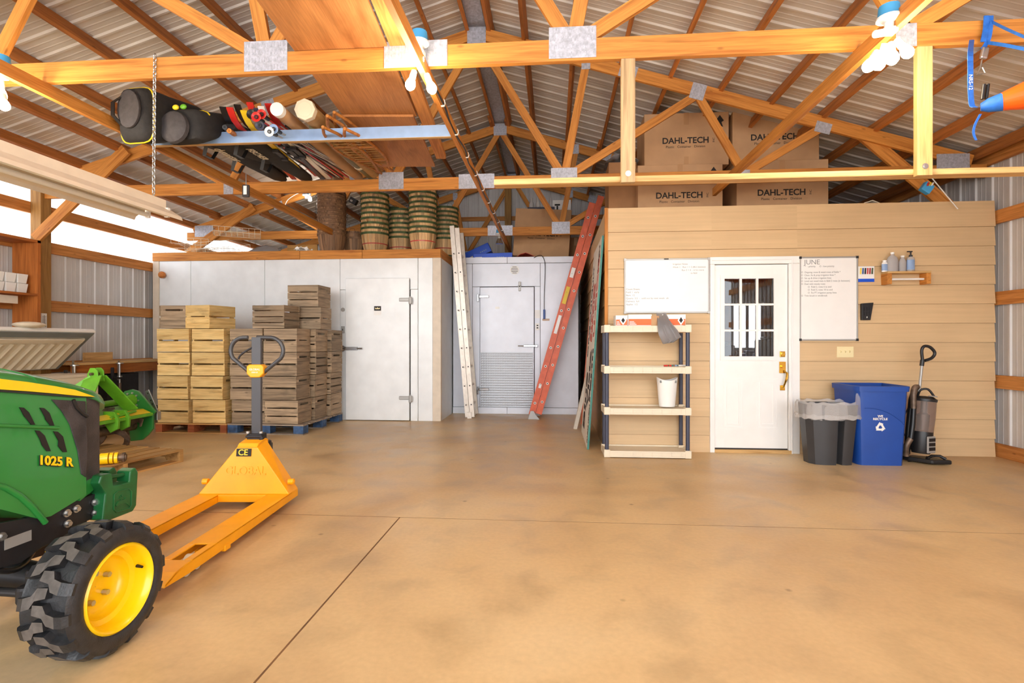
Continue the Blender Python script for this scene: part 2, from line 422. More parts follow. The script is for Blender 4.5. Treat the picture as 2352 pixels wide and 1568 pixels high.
# girts on the walls
gi = [('l', .90), ('l', 1.69), ('l', 2.44), ('l', 2.90), ('r', .07), ('r', .80), ('r', 1.69), ('r', 2.56), ('r', 3.22), ('b', 3.97), ('b', 3.1)]
for k, (s_, z) in enumerate(gi):
    g = MB()
    if s_ == 'l': g.bx(XL + .02, XL + .062, Y0, YB - .05, z - .07, z + .07)
    elif s_ == 'r': g.bx(XR - .062, XR - .02, Y0, YB - .05, z - .07, z + .07)
    else: hw = (ZRF - .15 - z) / SL - .15; g.bx(max(XL + .07, XC - hw), min(XR - .07, XC + hw), YB - .062, YB - .02, z - .045, z + .045)
    struct('trim_%d' % (k + 1), g, W_GIRT)
# posts
posts = [('square brown wooden post on the left wall beside the tall shelf unit', XL + .13, 6.16), 
         ('square wooden post on the left wall nearest the camera', XL + .13, 3.42), ('square wooden post on the right wall nearest the camera', XR - .13, 3.42), ('wooden post rising up the back gable wall', -1.0, YB - .12)]
for lb, x, y in posts:
    p = MB(); zt = roofz(x) - .12 if y > 11 else 3.2
    p.bx(x - .07, x + .07, y - .07, y + .07, 0, zt)
    single('support_post', p, W_POST, lb, 'post', (x, y, 0), group='wooden wall posts', bevel=.003)
# purlins
offs = [.14, .55, 1.11, 1.66, 2.22, 2.78, 3.33, 3.89, 4.44, 5.0, 5.5]
for sg in (-1, 1):
    for k, d in enumerate(offs):
        p = MB(); x = XC + sg * d; z = 4.97 - SL * d
        up = (sg * SL, 0, 1)
        y = Y0; segs = [Y0, 3.3 + .25 * (k % 2), 8.8 + .3 * (k % 3), YB - .02]
        for i in range(3):
            dx = .018 * (1 if i % 2 else -1)
            p.beam((x + dx, segs[i] - .12 if i else segs[i], z - .012 - SL * sg * dx), (x + dx, segs[i + 1] + .12 if i < 2 else segs[i + 1], z - .012 - SL * sg * dx), .042, .115, up)
        side = 'left' if sg < 0 else 'right'
        single('roof_purlin', p, W_PURLIN, '%s brown wooden purlin from the ridge under the %s roof slope' % (NTH[k], side), 'purlin', (x, Y0, z), group='purlins under the %s roof slope' % side)
# trusses
ZC = 3.02
def topz(d): return 4.85 - SL * d
TR = [(3.42, 'nearest wooden roof truss, crossing the bright bulb clusters'), (6.16, 'second wooden roof truss, above the front of the beige office'),
      (8.90, 'third wooden roof truss, behind the bushel basket stacks'), (11.58, 'rearmost wooden roof truss against the back gable wall')]
for ti, (ty, lb) in enumerate(TR):
    t = T('roof_truss', lb, 'truss', (XC, ty, ZC), group='wooden roof trusses')
    def yy(off=0): return ty + off
    b = MB(); b.bx(XL + .08, XC, ty - .02, ty + .02, ZC, ZC + .14); b.bx(XC, XR - .08, ty - .02, ty + .02, ZC, ZC + .14)
    t.p('bottom_chord', b, W_CHORD, bevel=.003)
    for sg in (-1, 1):
        m = MB(); e = 5.45
        m.beam((XC, ty, topz(0)), (XC + sg * e, ty, topz(e)), .04, .14); t.p('top_chord', m, W_CHORD, bevel=.003)
        for a, bt in ((0, 1.02), (1.27, 1.02), (2.53, 1.02), (2.53, 3.04), (3.89, 3.04)):
            m = MB(); m.beam((XC + sg * a, ty, topz(a) - .05), (XC + sg * bt, ty, ZC + .1), .036, .089); t.p('web', m, W_CHORD)
        pl_ = [(1.02, ZC + .115, .30, .20, 0), (3.04, ZC + .07, .12, .14, 0), (1.27, topz(1.27) - .02, .1, .16, 0), (1.75, topz(1.75), .2, .15, 1), (2.53, topz(2.53) - .02, .16, .18, 1),
               (3.89, topz(3.89) - .06, .17, .12, 1), (5.25, ZC + .16, .34, .2, 0)]
        for d, z, w, h, tl in pl_:
            m = MB(); R = rot('Y', sg * math.degrees(math.atan(SL))) if tl else None
            m.box((XC + sg * d, ty - .0225, z), (w, .003, h), R)
            for q in range(int(w / .022)):
                for q2 in range(int(h / .05)): m.box(V((XC + sg * d, ty - .0245, z)) + (R or Matrix.Identity(3)) @ V((-w / 2 + .012 + q * .022, 0, -h / 2 + .025 + q2 * .05)), (.006, .003, .03), R)
            t.p('gusset_plate', m, GALV, label='galvanized toothed plate')
    for z, w, h in ((ZC + .085, .42, .17), (topz(0) - .04, .22, .2)):
        m = MB(); m.box((XC, ty - .0225, z), (w, .003, h))
        for q in range(int(w / .022)):
            for q2 in range(int(h / .05)): m.box((XC - w / 2 + .012 + q * .022, ty - .0245, z - h / 2 + .025 + q2 * .05), (.006, .003, .03))
        t.p('gusset_plate', m, GALV, label='galvanized toothed plate')
# knee braces
for ty, nm in ((3.42, 'first'), (6.16, 'second'), (8.9, 'third')):
    for sg, sd in ((-1, 'left'), (1, 'right')):
        if ty > 7 and sg > 0: continue
        zb = 2.72 if sg > 0 and ty > 5 else 2.5 if ty < 7 else 2.78; yk = ty + .03 if zb == 2.72 else ty - .092
        m = MB(); xw = XL + .15 if sg < 0 else XR - .15
        m.beam((XC + sg * 4.3, yk, topz(4.3) + .03), (xw - .3 * (zb == 2.72), yk, zb), .038, .14)
        single('knee_brace', m, W_CHORD, 'sloping knee brace from the %s wall up to the %s truss' % (sd, nm), 'brace', (xw, ty, zb), group='knee braces', bevel=.003)
# runners under the trusses
for x, y0, y1, lb in ((-3.52, .2, 10.4, 'long wooden runner under the trusses beside the black bags'), (-.83, .2, 10.0, 'long wooden runner under the trusses at the ridge, carrying the black cable'), (1.87, .2, 6.35, 'long wooden runner under the trusses in front of the cartons')):
    m = MB(); m.bx(x - .019, x + .019, y0, y1, ZC - .091, ZC - .002)
    single('ceiling_runner', m, W_CHORD, lb, 'runner', (x, y0, ZC - .09), group='runners under the trusses')
# hanging rail with two hangers
m = MB(); m.bx(-.39, XR - .07, 3.442, 3.53, 2.25, 2.288)
single('hanging_rail', m, W_PALE, 'long pale wooden rail hung level below the nearest truss', 'rail', (2, 3.48, 2.25), bevel=.006)
for u, lb in ((1442, 'upright pale board hanging from the nearest truss, left of the cartons'), (2120, 'upright pale board hanging from the nearest truss near the bulb cluster')):
    x = PY(u, 300, 3.42).x
    t = T('rail_hanger', lb, 'board', (x, 3.42, 2.23), group='boards that hold the hanging rail')
    m = MB(); m.bx(x - .044, x + .044, 3.40, 3.44, 2.235, ZC); t.p('board', m, W_GREYED if u < 1500 else W_PALE, bevel=.003)
    m = MB(); m.cyl((x, 3.40, 2.29), (x, 3.392, 2.29), .011, seg=8); m.cyl((x, 3.40, 2.29), (x, 3.398, 2.29), .018); t.p('bolt', m, STEEL)
# ================= beige office
OY, OX0, OX1, OH = 6.05, .60, 4.70, 2.735
LAP = .2064
def laps(mb, a0, a1, z0, z1, fn):
    """lap siding from z0 to z1; fn(along, out, z)"""
    z = z0
    ls = [0] + [.185 + LAP * i for i in range(14)] + [OH]
    ls = [q for q in ls if z0 < q < z1 and q < 2.55]
    b = [z0] + ls + [z1]
    for q0, q1 in zip(b[:-1], b[1:]):
        q0 = q0 + (.005 if q0 > z0 else 0); vs = [fn(a0, .002, q0), fn(a1, .002, q0), fn(a1, .022, q0), fn(a0, .022, q0), fn(a0, .002, q1), fn(a1, .002, q1), fn(a1, .006, q1), fn(a0, .006, q1)]
        ln = a1 - a0
        gs = [V((0, 0, 0)), V((ln, 0, 0)), V((ln, .01, 0)), V((0, .01, 0)), V((0, 0, q1 - q0)), V((ln, 0, q1 - q0)), V((ln, .01, q1 - q0)), V((0, .01, q1 - q0))]
        mb.add(vs, [(0, 3, 2, 1), (4, 5, 6, 7), (3, 7, 6, 2), (0, 1, 5, 4), (0, 4, 7, 3), (1, 2, 6, 5)], gs)
DX0, DX1 = PY(1629, 800, OY).x, PY(1834, 800, OY).x   # casing outer edges
DTOP = 2.165
m = MB(); fr = lambda a, o, z: V((a, OY - o, z))
m.bx(OX0 + .01, OX1, OY, OY + .09, 0, .01)
for a0, a1, z0, z1 in ((OX0, DX0 + .02, 0, OH), (DX1 - .02, OX1, 0, OH), (DX0 + .02, DX1 - .02, DTOP - .02, OH)):
    laps(m, a0, a1, z0, z1, fr); m.bx(a0, a1, OY, OY + .09, z0, z1)
struct('wall_office_front', m, SIDING)
m = MB(); laps(m, OY, 11.6, 0, OH, lambda a, o, z: V((OX0 - o, a, z))); m.bx(OX0, OX0 + .09, OY + .09, 11.6, 0, OH)
struct('wall_office_side', m, SIDING)
m = MB(); m.bx(OX0 - .026, OX0 + .01, OY - .026, OY + .02, 0, OH); struct('trim_20', m, W_CHORD)
m = MB(); m.bx(OX0 + .02, OX1, OY + .09, 11.6, OH - .06, OH - .03); struct('ceiling_office', m, W_PLY)
m = MB(); m.bx(OX1 - .06, OX1, OY + .09, 11.6, 0, OH - .06); struct('wall_office_right', m, WHITE)
# office interior seen through the door glass
m = MB(); m.bx(OX0 + .1, OX1 - .07, 8.9, 8.96, 0, OH - .06); struct('wall_office_back', m, W_PLY)
m = MB(); wx0, wx1, wz0, wz1 = PY(1684, 0, 8.885).x, PY(1746, 0, 8.885).x, PY(1720, 798, 8.885).z, PY(1720, 702, 8.885).z; m.bx(wx0, wx1, 8.885, 8.9, wz0, wz1); struct('window_2', m, glow('daylit_window', (.93, .96, 1, 1), 1.6))
wn = bpy.data.objects['window_2']; m = MB()
for x in (wx0 - .05, (wx0 + wx1) / 2 - .025, wx1): m.bx(x, x + .05, 8.86, 8.885, wz0 - .05, wz1 + .05)
for z in (wz0 - .05, wz1): m.bx(wx0, wx1, 8.86, 8.885, z, z + .05)
struct('window_frame', m, WHITE, parent=wn)
m = MB()
vx0 = PY(1655, 0, 7.3).x
for k in range(26): m.bx(vx0 + k * .036, vx0 + .026 + k * .036, 7.3, 7.32, PY(1720, 690 + 4 * (k % 3), 7.3).z, 2.4)
single('slatted_valance', m, W_PURLIN, 'brown slatted wood valance behind the top panes of the office door', 'valance', (2.2, 7.3, 2.02))
t = T('worktable', 'cluttered steel worktable behind the lower panes of the office door', 'table', (2.3, 7.9, 0))
m = MB(); m.bx(1.6, 3.9, 7.7, 8.4, .92, .96); t.p('table_top', m, STEEL)
for x in (1.65, 3.85):
    for y in (7.75, 8.35): m = MB(); m.bx(x - .02, x + .02, y - .02, y + .02, 0, .92); t.p('leg', m, STEEL)
for k, (x, w, h, mt, lb) in enumerate(((2.42, .4, .22, GREYBAG, 'crumpled plastic bag on the worktable behind the office door glass'), (2.85, .2, .1, BLUEBOX, 'small blue box on the worktable behind the office door glass'), (3.12, .3, .3, WHITE, 'white appliance on the worktable behind the office door glass'))):
    m = MB(); m.box((x, 8.0, .962 + h / 2), (w, .25, h)); m.box((x, 8.0, .962 + h + .02), (w * .6, .15, .04))
    single('bench_item', m, mt, lb, 'item', (x, 8, .962), bevel=.02)
# door
sx0, sx1 = PY(1641, 800, OY).x, PY(1808, 800, OY).x
D = bpy.data.objects.new('door_1', None); COL.objects.link(D); D.location = ((DX0 + DX1) / 2, OY, 0); D['kind'] = 'structure'
def dp(name, mb, mats, parent=None, **k):
    mb.shift(-V(D.location)) ; return build(name, mb, mats, parent or D, **k)
m = MB(); cz = DTOP
m.bx(DX0, sx0 - .006, OY - .035, OY + .1, 0, cz - .081); m.bx(sx1 + .006, DX1, OY - .035, OY + .1, 0, cz - .081); m.bx(DX0, DX1, OY - .035, OY + .1, cz - .08, cz)
m.bx(sx1 + .03, sx1 + .042, OY - .046, OY - .036, 0, cz - .03); m.bx(DX0 + .02, sx1 + .028, OY - .046, OY - .036, cz - .042, cz - .03)
dp('door_frame', m, WHITE, bevel=.004)
m = MB(); m.bx(sx0 - .006, sx1 + .03, OY - .04, OY + .1, 0, .035); dp('threshold', m, W_PALE)
dz0, dz1 = .05, 2.078
gx0, gx1 = PY(1663, 700, OY).x, PY(1776, 700, OY).x; gz0, gz1 = 1.065, 1.925
m = MB(); y0, y1 = OY - .005, OY + .04
m.bx(sx0, gx0, y0, y1, dz0, dz1); m.bx(gx1, sx1, y0, y1, dz0, dz1); m.bx(gx0, gx1, y0, y1, dz0, gz0); m.bx(gx0, gx1, y0, y1, gz1, dz1)
for a0, a1 in ((sx0 + .09, sx0 + .305), (sx1 - .305 - .02, sx1 - .1)):
    for q, o in ((0, .006), (.035, .012)): 
        z0_, z1_ = .27 + q, .82 - q; b0, b1 = a0 + q, a1 - q
        for c in ((b0, b1, z0_, z0_ + .016), (b0, b1, z1_ - .016, z1_), (b0, b0 + .016, z0_ + .016, z1_ - .016), (b1 - .016, b1, z0_ + .016, z1_ - .016)): m.bx(c[0], c[1], y0 - o * .5, y0, c[2], c[3])
slab = dp('door_panel', m, WHITE)
m = MB(); m.bx(sx0, sx1, y0 - .002, y1, .036, .05); dp('door_sweep', m, BLACK, parent=slab)
m = MB()
for x in (gx0, gx1): m.bx(x - .045 if x == gx0 else x, x if x == gx0 else x + .045, y0 - .014, y0, gz0 - .045, gz1 + .045)
for z in (gz0 - .045, gz1): m.bx(gx0, gx1, y0 - .014, y0, z, z + .045)
for k in (1, 2):
    x = gx0 + (gx1 - gx0) * k / 3; m.bx(x - .013, x + .013, y0 - .008, y0 + .02, gz0, gz1)
    z = gz0 + (gz1 - gz0) * k / 3; m.bx(gx0, gx1, y0 - .0072, y0 + .0195, z - .011, z + .011)
wf = dp('window_frame', m, WHITE)
m = MB(); m.bx(gx0, gx1, y0 + .008, y0 + .014, gz0, gz1); dp('window_pane', m, GLASS)
lx = sx1 - .055
m = MB(); m.box((lx, y0 - .006, 1.09), (.058, .012, .062)); m.cyl((lx, y0 - .012, 1.09), (lx, y0 - .03, 1.09), .024); dp('deadbolt', m, BRASS, parent=slab, bevel=.004)
m = MB(); m.box((lx, y0 - .006, .945), (.066, .012, .125)); m.box((lx, y0 - .006, .72), (.05, .012, .055)); m.cyl((lx, y0, .955), (lx, y0 - .04, .955), .018)
m.tube([(lx + .015, y0 - .02, .905), (lx + .03, y0 - .055, .88), (lx + .022, y0 - .062, .83), (lx + .006, y0 - .055, .77), (lx, y0 - .02, .725)], [.009, .013, .013, .010, .009], 8)
dp('door_handle', m, BRASS, parent=slab, smooth=40)

# whiteboards
def board(u0, u1, v0, v1, label, cap):
    p0, p1 = PY(u0, v0, OY), PY(u1, v1, OY); y = OY - .018
    t = T('whiteboard', label, 'whiteboard', ((p0.x + p1.x) / 2, y, p1.z), group='whiteboards on the office wall')
    x0, x1, z0, z1 = p0.x, p1.x, p1.z, p0.z
    m = MB(); m.bx(x0 + .01, x1 - .01, y - .012, y, z0 + .01, z1 - .01); t.p('writing_panel', m, WHITE)
    m = MB()
    for a in ((x0, x1, z0, z0 + .016), (x0, x1, z1 - .016, z1), (x0, x0 + .016, z0 + .016, z1 - .016), (x1 - .016, x1, z0 + .016, z1 - .016)): m.bx(a[0], a[1], y - .018, y, a[2], a[3])
    t.p('frame', m, SILVER, bevel=.002)
    for x in (x0, x1):
        for z in (z0, z1):
            m = MB(); m.box((x + (.009 if x == x0 else -.009), y - .011, z + (.009 if z == z0 else -.009)), (.026, .02, .026)); t.p('corner_cap', m, cap)
    return t, x0, x1, z0, z1, y - .0125
def write(t, s, x, z, size, mat=GREYINK, y=0, sx=1): text('handwriting', s, size, mat, t.o, V((x, y, z)) - t.loc, (90, 0, 0), .0004, 'LEFT', sx)
t, x0, x1, z0, z1, y = board(1433, 1628, 595.5, 719, 'wide landscape whiteboard hung left of the white door', SILVER)
for k, s in enumerate(('Irrigation Notes', 'Week 1:   Run 1 + 2 (8hr) between', '              Run 3 + 4  - 6 hrs more', '                            to field')): write(t, s, x1 - .40, z1 - .065 - k * .034, .025, y=y)
for k, s in enumerate(('Count Sheets', 'Field 1  early', 'Barn  12', 'Quarts  5.5  -  sold out by next week  ok', 'Delivery  full', 'Apples  1/2')): write(t, s, x0 + .02, z0 + .27 - k * .034, .028, y=y)
m = MB(); m.bx((x0 + x1) / 2 - .03, (x0 + x1) / 2 + .02, y - .008, y, z1 - .014, z1); t.p('clip', m, BLACK)
t, x0, x1, z0, z1, y = board(1833, 1967, 591, 782, 'tall portrait whiteboard with a June task list right of the white door', BLACK)
text('handwriting', 'JUNE', .075, GREYINK, t.o, V((x0 + .05, y, z1 - .06)) - t.loc, (90, 0, 0), .0004, 'LEFT', off=-.0006)
for k, (dx, s) in enumerate(((.06, '*  - priority      O - low priority'), (0, ''), (.02, 'O  Ongoing: mow & weed rows of fields *'), (.02, 'O  Clean, fix & prep irrigation lines *'), (.02, 'O  Set up & drive irrigation lines'), (.02, 'O  Level out weed mats in field 2 rows (in between)'), (.02, 'O  Deal with weedy rows'), (.09, 'O  Field 2, rows 6 to end'), (.09, 'O  Field 3, rows 10 to end'), (.09, 'O  Fix PT irrigation pump lines'), (.02, 'O  Trim brush in windbreak'))):
    if s: write(t, s.replace('O ', '\u25a1 ', 1) if False else s, x0 + dx, z1 - .105 - k * .032, .026, y=y, sx=.92)
# things on the office wall
p = PY(1986, 630, OY); y = OY - .02
t = T('marker_packet', 'white packet of coloured markers hung beside the tall whiteboard', 'packet', (p.x, y, p.z - .08))
m = MB(); m.bx(p.x - .085, p.x + .085, y - .006, y, p.z - .085, p.z + .085); t.p('card_back', m, WHITE)
m = MB(); m.bx(p.x - .085, p.x + .085, y - .007, y - .001, p.z - .085, p.z - .05); t.p('blue_band', m, BLUEBOX)
for k, mt in enumerate((YELLOW, BLUE, INK, RED, REDH, GREEN)):
    m = MB(); x = p.x - .06 + k * .024; m.cyl((x, y - .012, p.z + .0), (x + .004, y - .012, p.z + .065), .007, seg=8); t.p('marker', m, mt)
p0, p1 = PY(2008, 622, OY), PY(2118, 647, OY); y1 = OY - .015; y0 = y1 - .12
t = T('wall_shelf', 'small wooden shelf with a paper rod on the office wall, carrying bottles', 'shelf', ((p0.x + p1.x) / 2 + .03, y1, p1.z))
xs0, xs1 = p0.x + .06, p1.x + .005
m = MB(); m.bx(xs0, xs1, y0, y1, 1.955, 1.975); t.p('shelf_board', m, W_PALE, bevel=.002); zs = 1.975
for x in (xs0, xs1 - .045): m = MB(); m.bx(x, x + .045, y0 + .005, y1, 1.84, 1.955); t.p('bracket', m, W_CHORD, bevel=.002)
m = MB(); m.cyl((xs0 + .04, y0 + .05, 1.895), (xs1 - .04, y0 + .05, 1.895), .011); t.p('rod', m, WHITE, smooth=40)
def bottle(name, label, u, w, h, body, cap, capm, mat, pump=False, lab=None):
    x = PY(u, 600, y0 + .06).x; z = zs; yb = y0 + .055
    t = T(name, label, 'bottle', (x, yb, z), group='bottles on the small wall shelf')
    R_ = Matrix.Diagonal((1, .62, 1))
    m = MB(); r = w / 2; hb = h * body
    m.lathe([(.001, 0), (r * .95, 0), (r, .01), (r, hb), (r * .8, hb + (h - hb) * .45), (cap, h * .93), (cap, h)], (0, 0, 0), 20, R_); m.shift((x, yb, z)); t.p('body', m, mat, smooth=40)
    m = MB(); m.cyl((x, yb, z + h * .97), (x, yb, z + h * 1.07), cap * 1.15)
    if pump: m.cyl((x, yb, z + h * 1.07), (x, yb, z + h * 1.28), cap * .5); m.box((x - .01, yb, z + h * 1.3), (.05, .014, .012))
    t.p('cap', m, capm, smooth=40)
    if lab: m = MB(); m.lathe([(r * 1.012, hb * .15), (r * 1.012, hb * .9)], (0, 0, 0), 20, R_); m.shift((x, yb, z)); t.p('label', m, lab)
bottle('pill_bottle', 'small white pill bottle at the left end of the wall shelf', 2031, .058, .115, .8, .018, WHITE, WHITE, lab=LBLUE)
bottle('alcohol_bottle', 'large cloudy bottle, biggest on the small wall shelf', 2049, .115, .195, .62, .016, WHITE, JUG)
bottle('alcohol_bottle', 'half full cloudy bottle beside the soap pump on the wall shelf', 2072, .072, .16, .65, .016, WHITE, JUG)
bottle('soap_pump', 'clear pump bottle with pale blue label on the wall shelf', 2091, .078, .165, .85, .015, DARK, JUG, True, LBLUE)
pts = [PY(u, v, OY - .02) for u, v in ((1976, 697), (2003, 695), (1996, 735), (1976, 735))]
t = T('wall_pocket', 'black plastic wall pocket below the packet of markers', 'holder', pts[3])
m = MB(); m.prism([(q.x, q.z) for q in pts], OY - .05, OY - .015, lambda a, b, d: V((a, d, b))); t.p('body', m, BLACK, bevel=.003)
for r_ in range(2):
    m = MB()
    for c_ in range(3): m.box((pts[0].x + .033 + c_ * .026, OY - .052, pts[0].z - .06 - r_ * .05), (.018, .006, .04))
    t.p('slot', m, DARK)
m = MB(); m.box((pts[0].x + .05, OY - .054, pts[3].z + .03), (.007, .006, .016)); t.p('tab', m, WHITE)
p = PY(1939, 808, OY); m = MB(); t = T('switch_plate', 'ivory triple switch plate below the tall whiteboard', 'switch', (p.x, OY - .015, p.z))
m.box((p.x, OY - .018, p.z), (.175, .008, .118)); t.p('plate', m, IVORY, bevel=.003)
for k in (-1, 0, 1): m = MB(); m.box((p.x + k * .046, OY - .026, p.z + .004), (.009, .014, .022), rot('X', 25)); t.p('switch', m, IVORY)

# ================= coolers
CY, CH = 8.08, 2.53
cx = lambda u: PY(u, 700, CY).x
c0, c1 = cx(352), cx(1013)
t = T('walk_in_cooler', 'large galvanized walk-in cooler behind the stacked crates', 'cooler', ((c0 + c1) / 2, CY, 0))
m = MB(); m.bx(c0 + .03, c1 - .03, CY + .02, 11.3, 0, CH - .01); t.p('core', m, GAP)
us = [366, 438, 608, 781, 960, 994]
for a, b in zip(us[:-1], us[1:]):
    m = MB(); x0, x1 = cx(a) + .003, cx(b) - .003
    if a == 781:
        zs_ = 1.22 + (786 - 664) / F * 8.2
        m.bx(x0, x1, CY - .002, CY + .05, zs_ + .004, CH); m.bx(x0, cx(795), CY - .002, CY + .05, 0, zs_); m.bx(cx(943), x1, CY - .002, CY + .05, 0, zs_)
        m.bx(cx(795), cx(943), CY - .002, CY + .05, 2.2, zs_)
    else: m.bx(x0, x1, CY, CY + .05, 0, CH)
    t.p('wall_panel', m, COOL, bevel=.003)
m = MB(); m.bx(c1 - .03, c1 - .005, CY + .06, 11.3, 0, CH); t.p('side_panel', m, COOL)
for x0, x1 in ((c0, cx(366)), (cx(994), c1)): m = MB(); m.bx(x0, x1, CY - .012, CY + .06, 0, CH); t.p('corner_trim', m, BEIGE, bevel=.004)
ws_ = [352, 690, 833, 1013]
for a, b in zip(ws_[:-1], ws_[1:]): m = MB(); m.bx(cx(a) + .003, cx(b) - .003, CY - .025, CY + .013, CH, CH + .135); t.p('top_plank', m, W_CHORD, bevel=.003)
m = MB(); m.bx(c1 - .038, c1, CY + .02, 11.3, CH, CH + .135); t.p('top_plank', m, W_CHORD)
m = MB(); m.bx(c0 + .01, c1 - .04, CY + .02, 11.3, CH + .08, CH + .13); t.p('roof_board', m, CREAM)
dx0, dx1, dzt = cx(796), cx(941.5), 2.22
m = MB(); m.bx(dx0, dx1, CY - .045, CY - .004, .01, dzt); dr = t.p('door', m, COOL, bevel=.006)
for z in (1.88, .36):
    m = MB(); m.box((dx1 - .07, CY - .055, z), (.17, .02, .055)); m.box((dx1 + .02, CY - .05, z - .015), (.05, .04, .1)); m.cyl((dx1 + .02, CY - .06, z - .07), (dx1 + .02, CY - .06, z + .05), .014)
    t.p('hinge', m, SILVER, bevel=.008, parent=dr)
m = MB(); z = 1.125; m.box((dx0 + .1, CY - .06, z), (.2, .035, .05)); m.cyl((dx0 + .18, CY - .065, z), (dx0 + .28, CY - .075, z), .013); m.sphere((dx0 - .06, CY - .03, z), .05, sc=(1, .7, 1)); m.cyl((dx0 - .05, CY - .04, z), (dx0 + .03, CY - .05, z), .02)
t.p('latch', m, CHROME, smooth=40, parent=dr)
m = MB(); p = PY(867, 708, CY - .05); m.bx(p.x - .055, p.x + .055, CY - .047, CY - .044, p.z - .035, p.z + .035); t.p('badge', m, INK, parent=dr)
m = MB(); m.bx(p.x - .06, p.x + .06, CY - .047, CY - .044, p.z - .105, p.z - .037); t.p('sticker', m, WHITE, parent=dr)
m = MB()
q = [(-.035, -.012), (.035, -.012), (.04, .014), (.018, .0), (0, .018), (-.018, 0), (-.04, .014)]; m.prism(q, CY - .049, CY - .046, lambda a, b, d: V((p.x + a, d, p.z + b))); t.p('crest', m, IVORY, parent=dr)
p = PY(788, 711, CY); m = MB(); m.cyl((p.x, CY - .002, p.z), (p.x, CY - .014, p.z), .032); m.cyl((p.x, CY - .01, p.z), (p.x, CY - .02, p.z), .018); t.p('button', m, SILVER, smooth=40)
p = PY(788, 757, CY); m = MB(); m.box((p.x, CY - .008, p.z), (.055, .012, .11)); m.m = 1; m.box((p.x, CY - .018, p.z), (.012, .01, .03)); t.p('light_switch', m, [SILVER, BLACK])
p = PY(372, 631, CY - .06); m = MB(); m.sphere(p, .055); m.cyl(p, p + V((0, .06, 0)), .018)
single('wooden_knob', m, W_PURLIN, 'round brown wooden knob on the left corner of the large cooler', 'knob', p, smooth=60)

C2Y = 9.0; dx = lambda u: PY(u, 760, C2Y).x
e0, e1 = c1 + .01, .42
t = T('walk_in_cooler', 'smaller pale walk-in cooler with diamond plate door between the two ladders', 'cooler', ((e0 + e1) / 2, C2Y, 0))
m = MB(); m.bx(e0, e1 - .01, C2Y + .02, 11.3, 0, 2.62); t.p('core', m, GAP)
for a, b in ((1040, 1085), (1241, 1345)):
    m = MB(); m.bx(max(dx(a), e0) + .003, min(dx(b), e1) - .003, C2Y, C2Y + .05, .115, 2.565); t.p('wall_panel', m, COOL2, bevel=.003)
m = MB(); m.bx(dx(1085) + .003, dx(1241) - .003, C2Y, C2Y + .05, 2.175, 2.565); m.bx(dx(1085) + .003, dx(1102), C2Y, C2Y + .05, .115, 2.17); m.bx(dx(1228), dx(1241) - .003, C2Y, C2Y + .05, .115, 2.17); t.p('door_surround', m, COOL2, bevel=.003)
for a, b in ((1040, 1165), (1165, 1345)):
    m = MB(); m.bx(max(dx(a), e0), min(dx(b), e1) - .004, C2Y - .012, C2Y + .05, 2.57, 2.675); t.p('top_trim', m, COOL2, bevel=.004)
    m = MB(); m.bx(max(dx(a), e0), min(dx(b), e1) - .004, C2Y - .012, C2Y + .05, 0, .11); t.p('base_trim', m, COOL2, bevel=.004)
m = MB(); m.bx(e0, e1, C2Y + .05, 11.3, 2.6, 2.65); t.p('roof_board', m, COOL2)
a, b = dx(1103), dx(1226.5)
m = MB(); m.bx(a, b, C2Y - .03, C2Y - .003, .118, 2.16); dr = t.p('door', m, COOL2, bevel=.005)
m = MB(); m.bx(a + .015, b - .015, C2Y - .035, C2Y - .03, .125, 1.05); t.p('kick_plate', m, DIAMOND, parent=dr)
for z in (2.0, .42): m = MB(); m.box((a + .07, C2Y - .04, z), (.17, .025, .045)); m.box((a - .035, C2Y - .03, z - .02), (.03, .05, .13)); t.p('hinge', m, CHROME, bevel=.006, parent=dr)
m = MB(); z = 1.16; m.box((b - .08, C2Y - .05, z), (.2, .035, .04)); m.cyl((b - .16, C2Y - .06, z), (b - .27, C2Y - .06, z), .009); m.box((b + .04, C2Y - .03, z), (.05, .05, .045)); t.p('latch', m, CHROME, bevel=.006, parent=dr)
p = PY(1194, 658, C2Y); m = MB(); m.box((p.x, C2Y - .035, p.z), (.04, .03, .16)); m.box((p.x, C2Y - .04, p.z), (.06, .02, .03)); t.p('door_closer', m, SILVER, bevel=.006, parent=dr)
p = PY(1143, 707, C2Y); m = MB(); m.box((p.x, C2Y - .034, p.z), (.07, .008, .04)); t.p('sensor', m, WHITE, parent=dr)
p = PY(1182, 620, C2Y); m = MB(); m.cyl((p.x, C2Y - .001, p.z), (p.x, C2Y - .014, p.z), .078, seg=28); m.m = 1
for k in range(-2, 3): w = math.sqrt(.06 ** 2 - (k * .024) ** 2); m.bx(p.x - w, p.x + w, C2Y - .0155, C2Y - .013, p.z + k * .026 - .004, p.z + k * .026 + .004)
t.p('round_vent', m, [WHITE, INK])
p = PY(1234.5, 750, C2Y); m = MB(); m.box((p.x, C2Y - .006, p.z), (.072, .01, .12)); m.m = 1
for q in (-.02, .02): m.box((p.x, C2Y - .013, p.z + q), (.03, .006, .018))
t.p('outlet', m, [WHITE, INK])
p = PY(1234.5, 721, C2Y); m = MB(); m.bx(p.x - .045, p.x + .045, C2Y - .003, C2Y, p.z - .07, p.z + .07); t.p('note', m, WHITE)
ps = [PY(u, v, C2Y - .03) for u, v in ((1226, 592), (1240, 586), (1248, 592), (1252, 612), (1250, 680), (1250, 712))]
t = T('thermometer', 'blue dial thermometer hanging by a grey cable on the smaller cooler', 'thermometer', ps[-1])
m = MB(); m.tube(smooth(ps), .006, 6); t.p('cable', m, DARK, smooth=60)
p = ps[-1]; m = MB(); m.box(p + V((0, 0, -.07)), (.035, .02, .16)); t.p('housing', m, BLUE, bevel=.006)
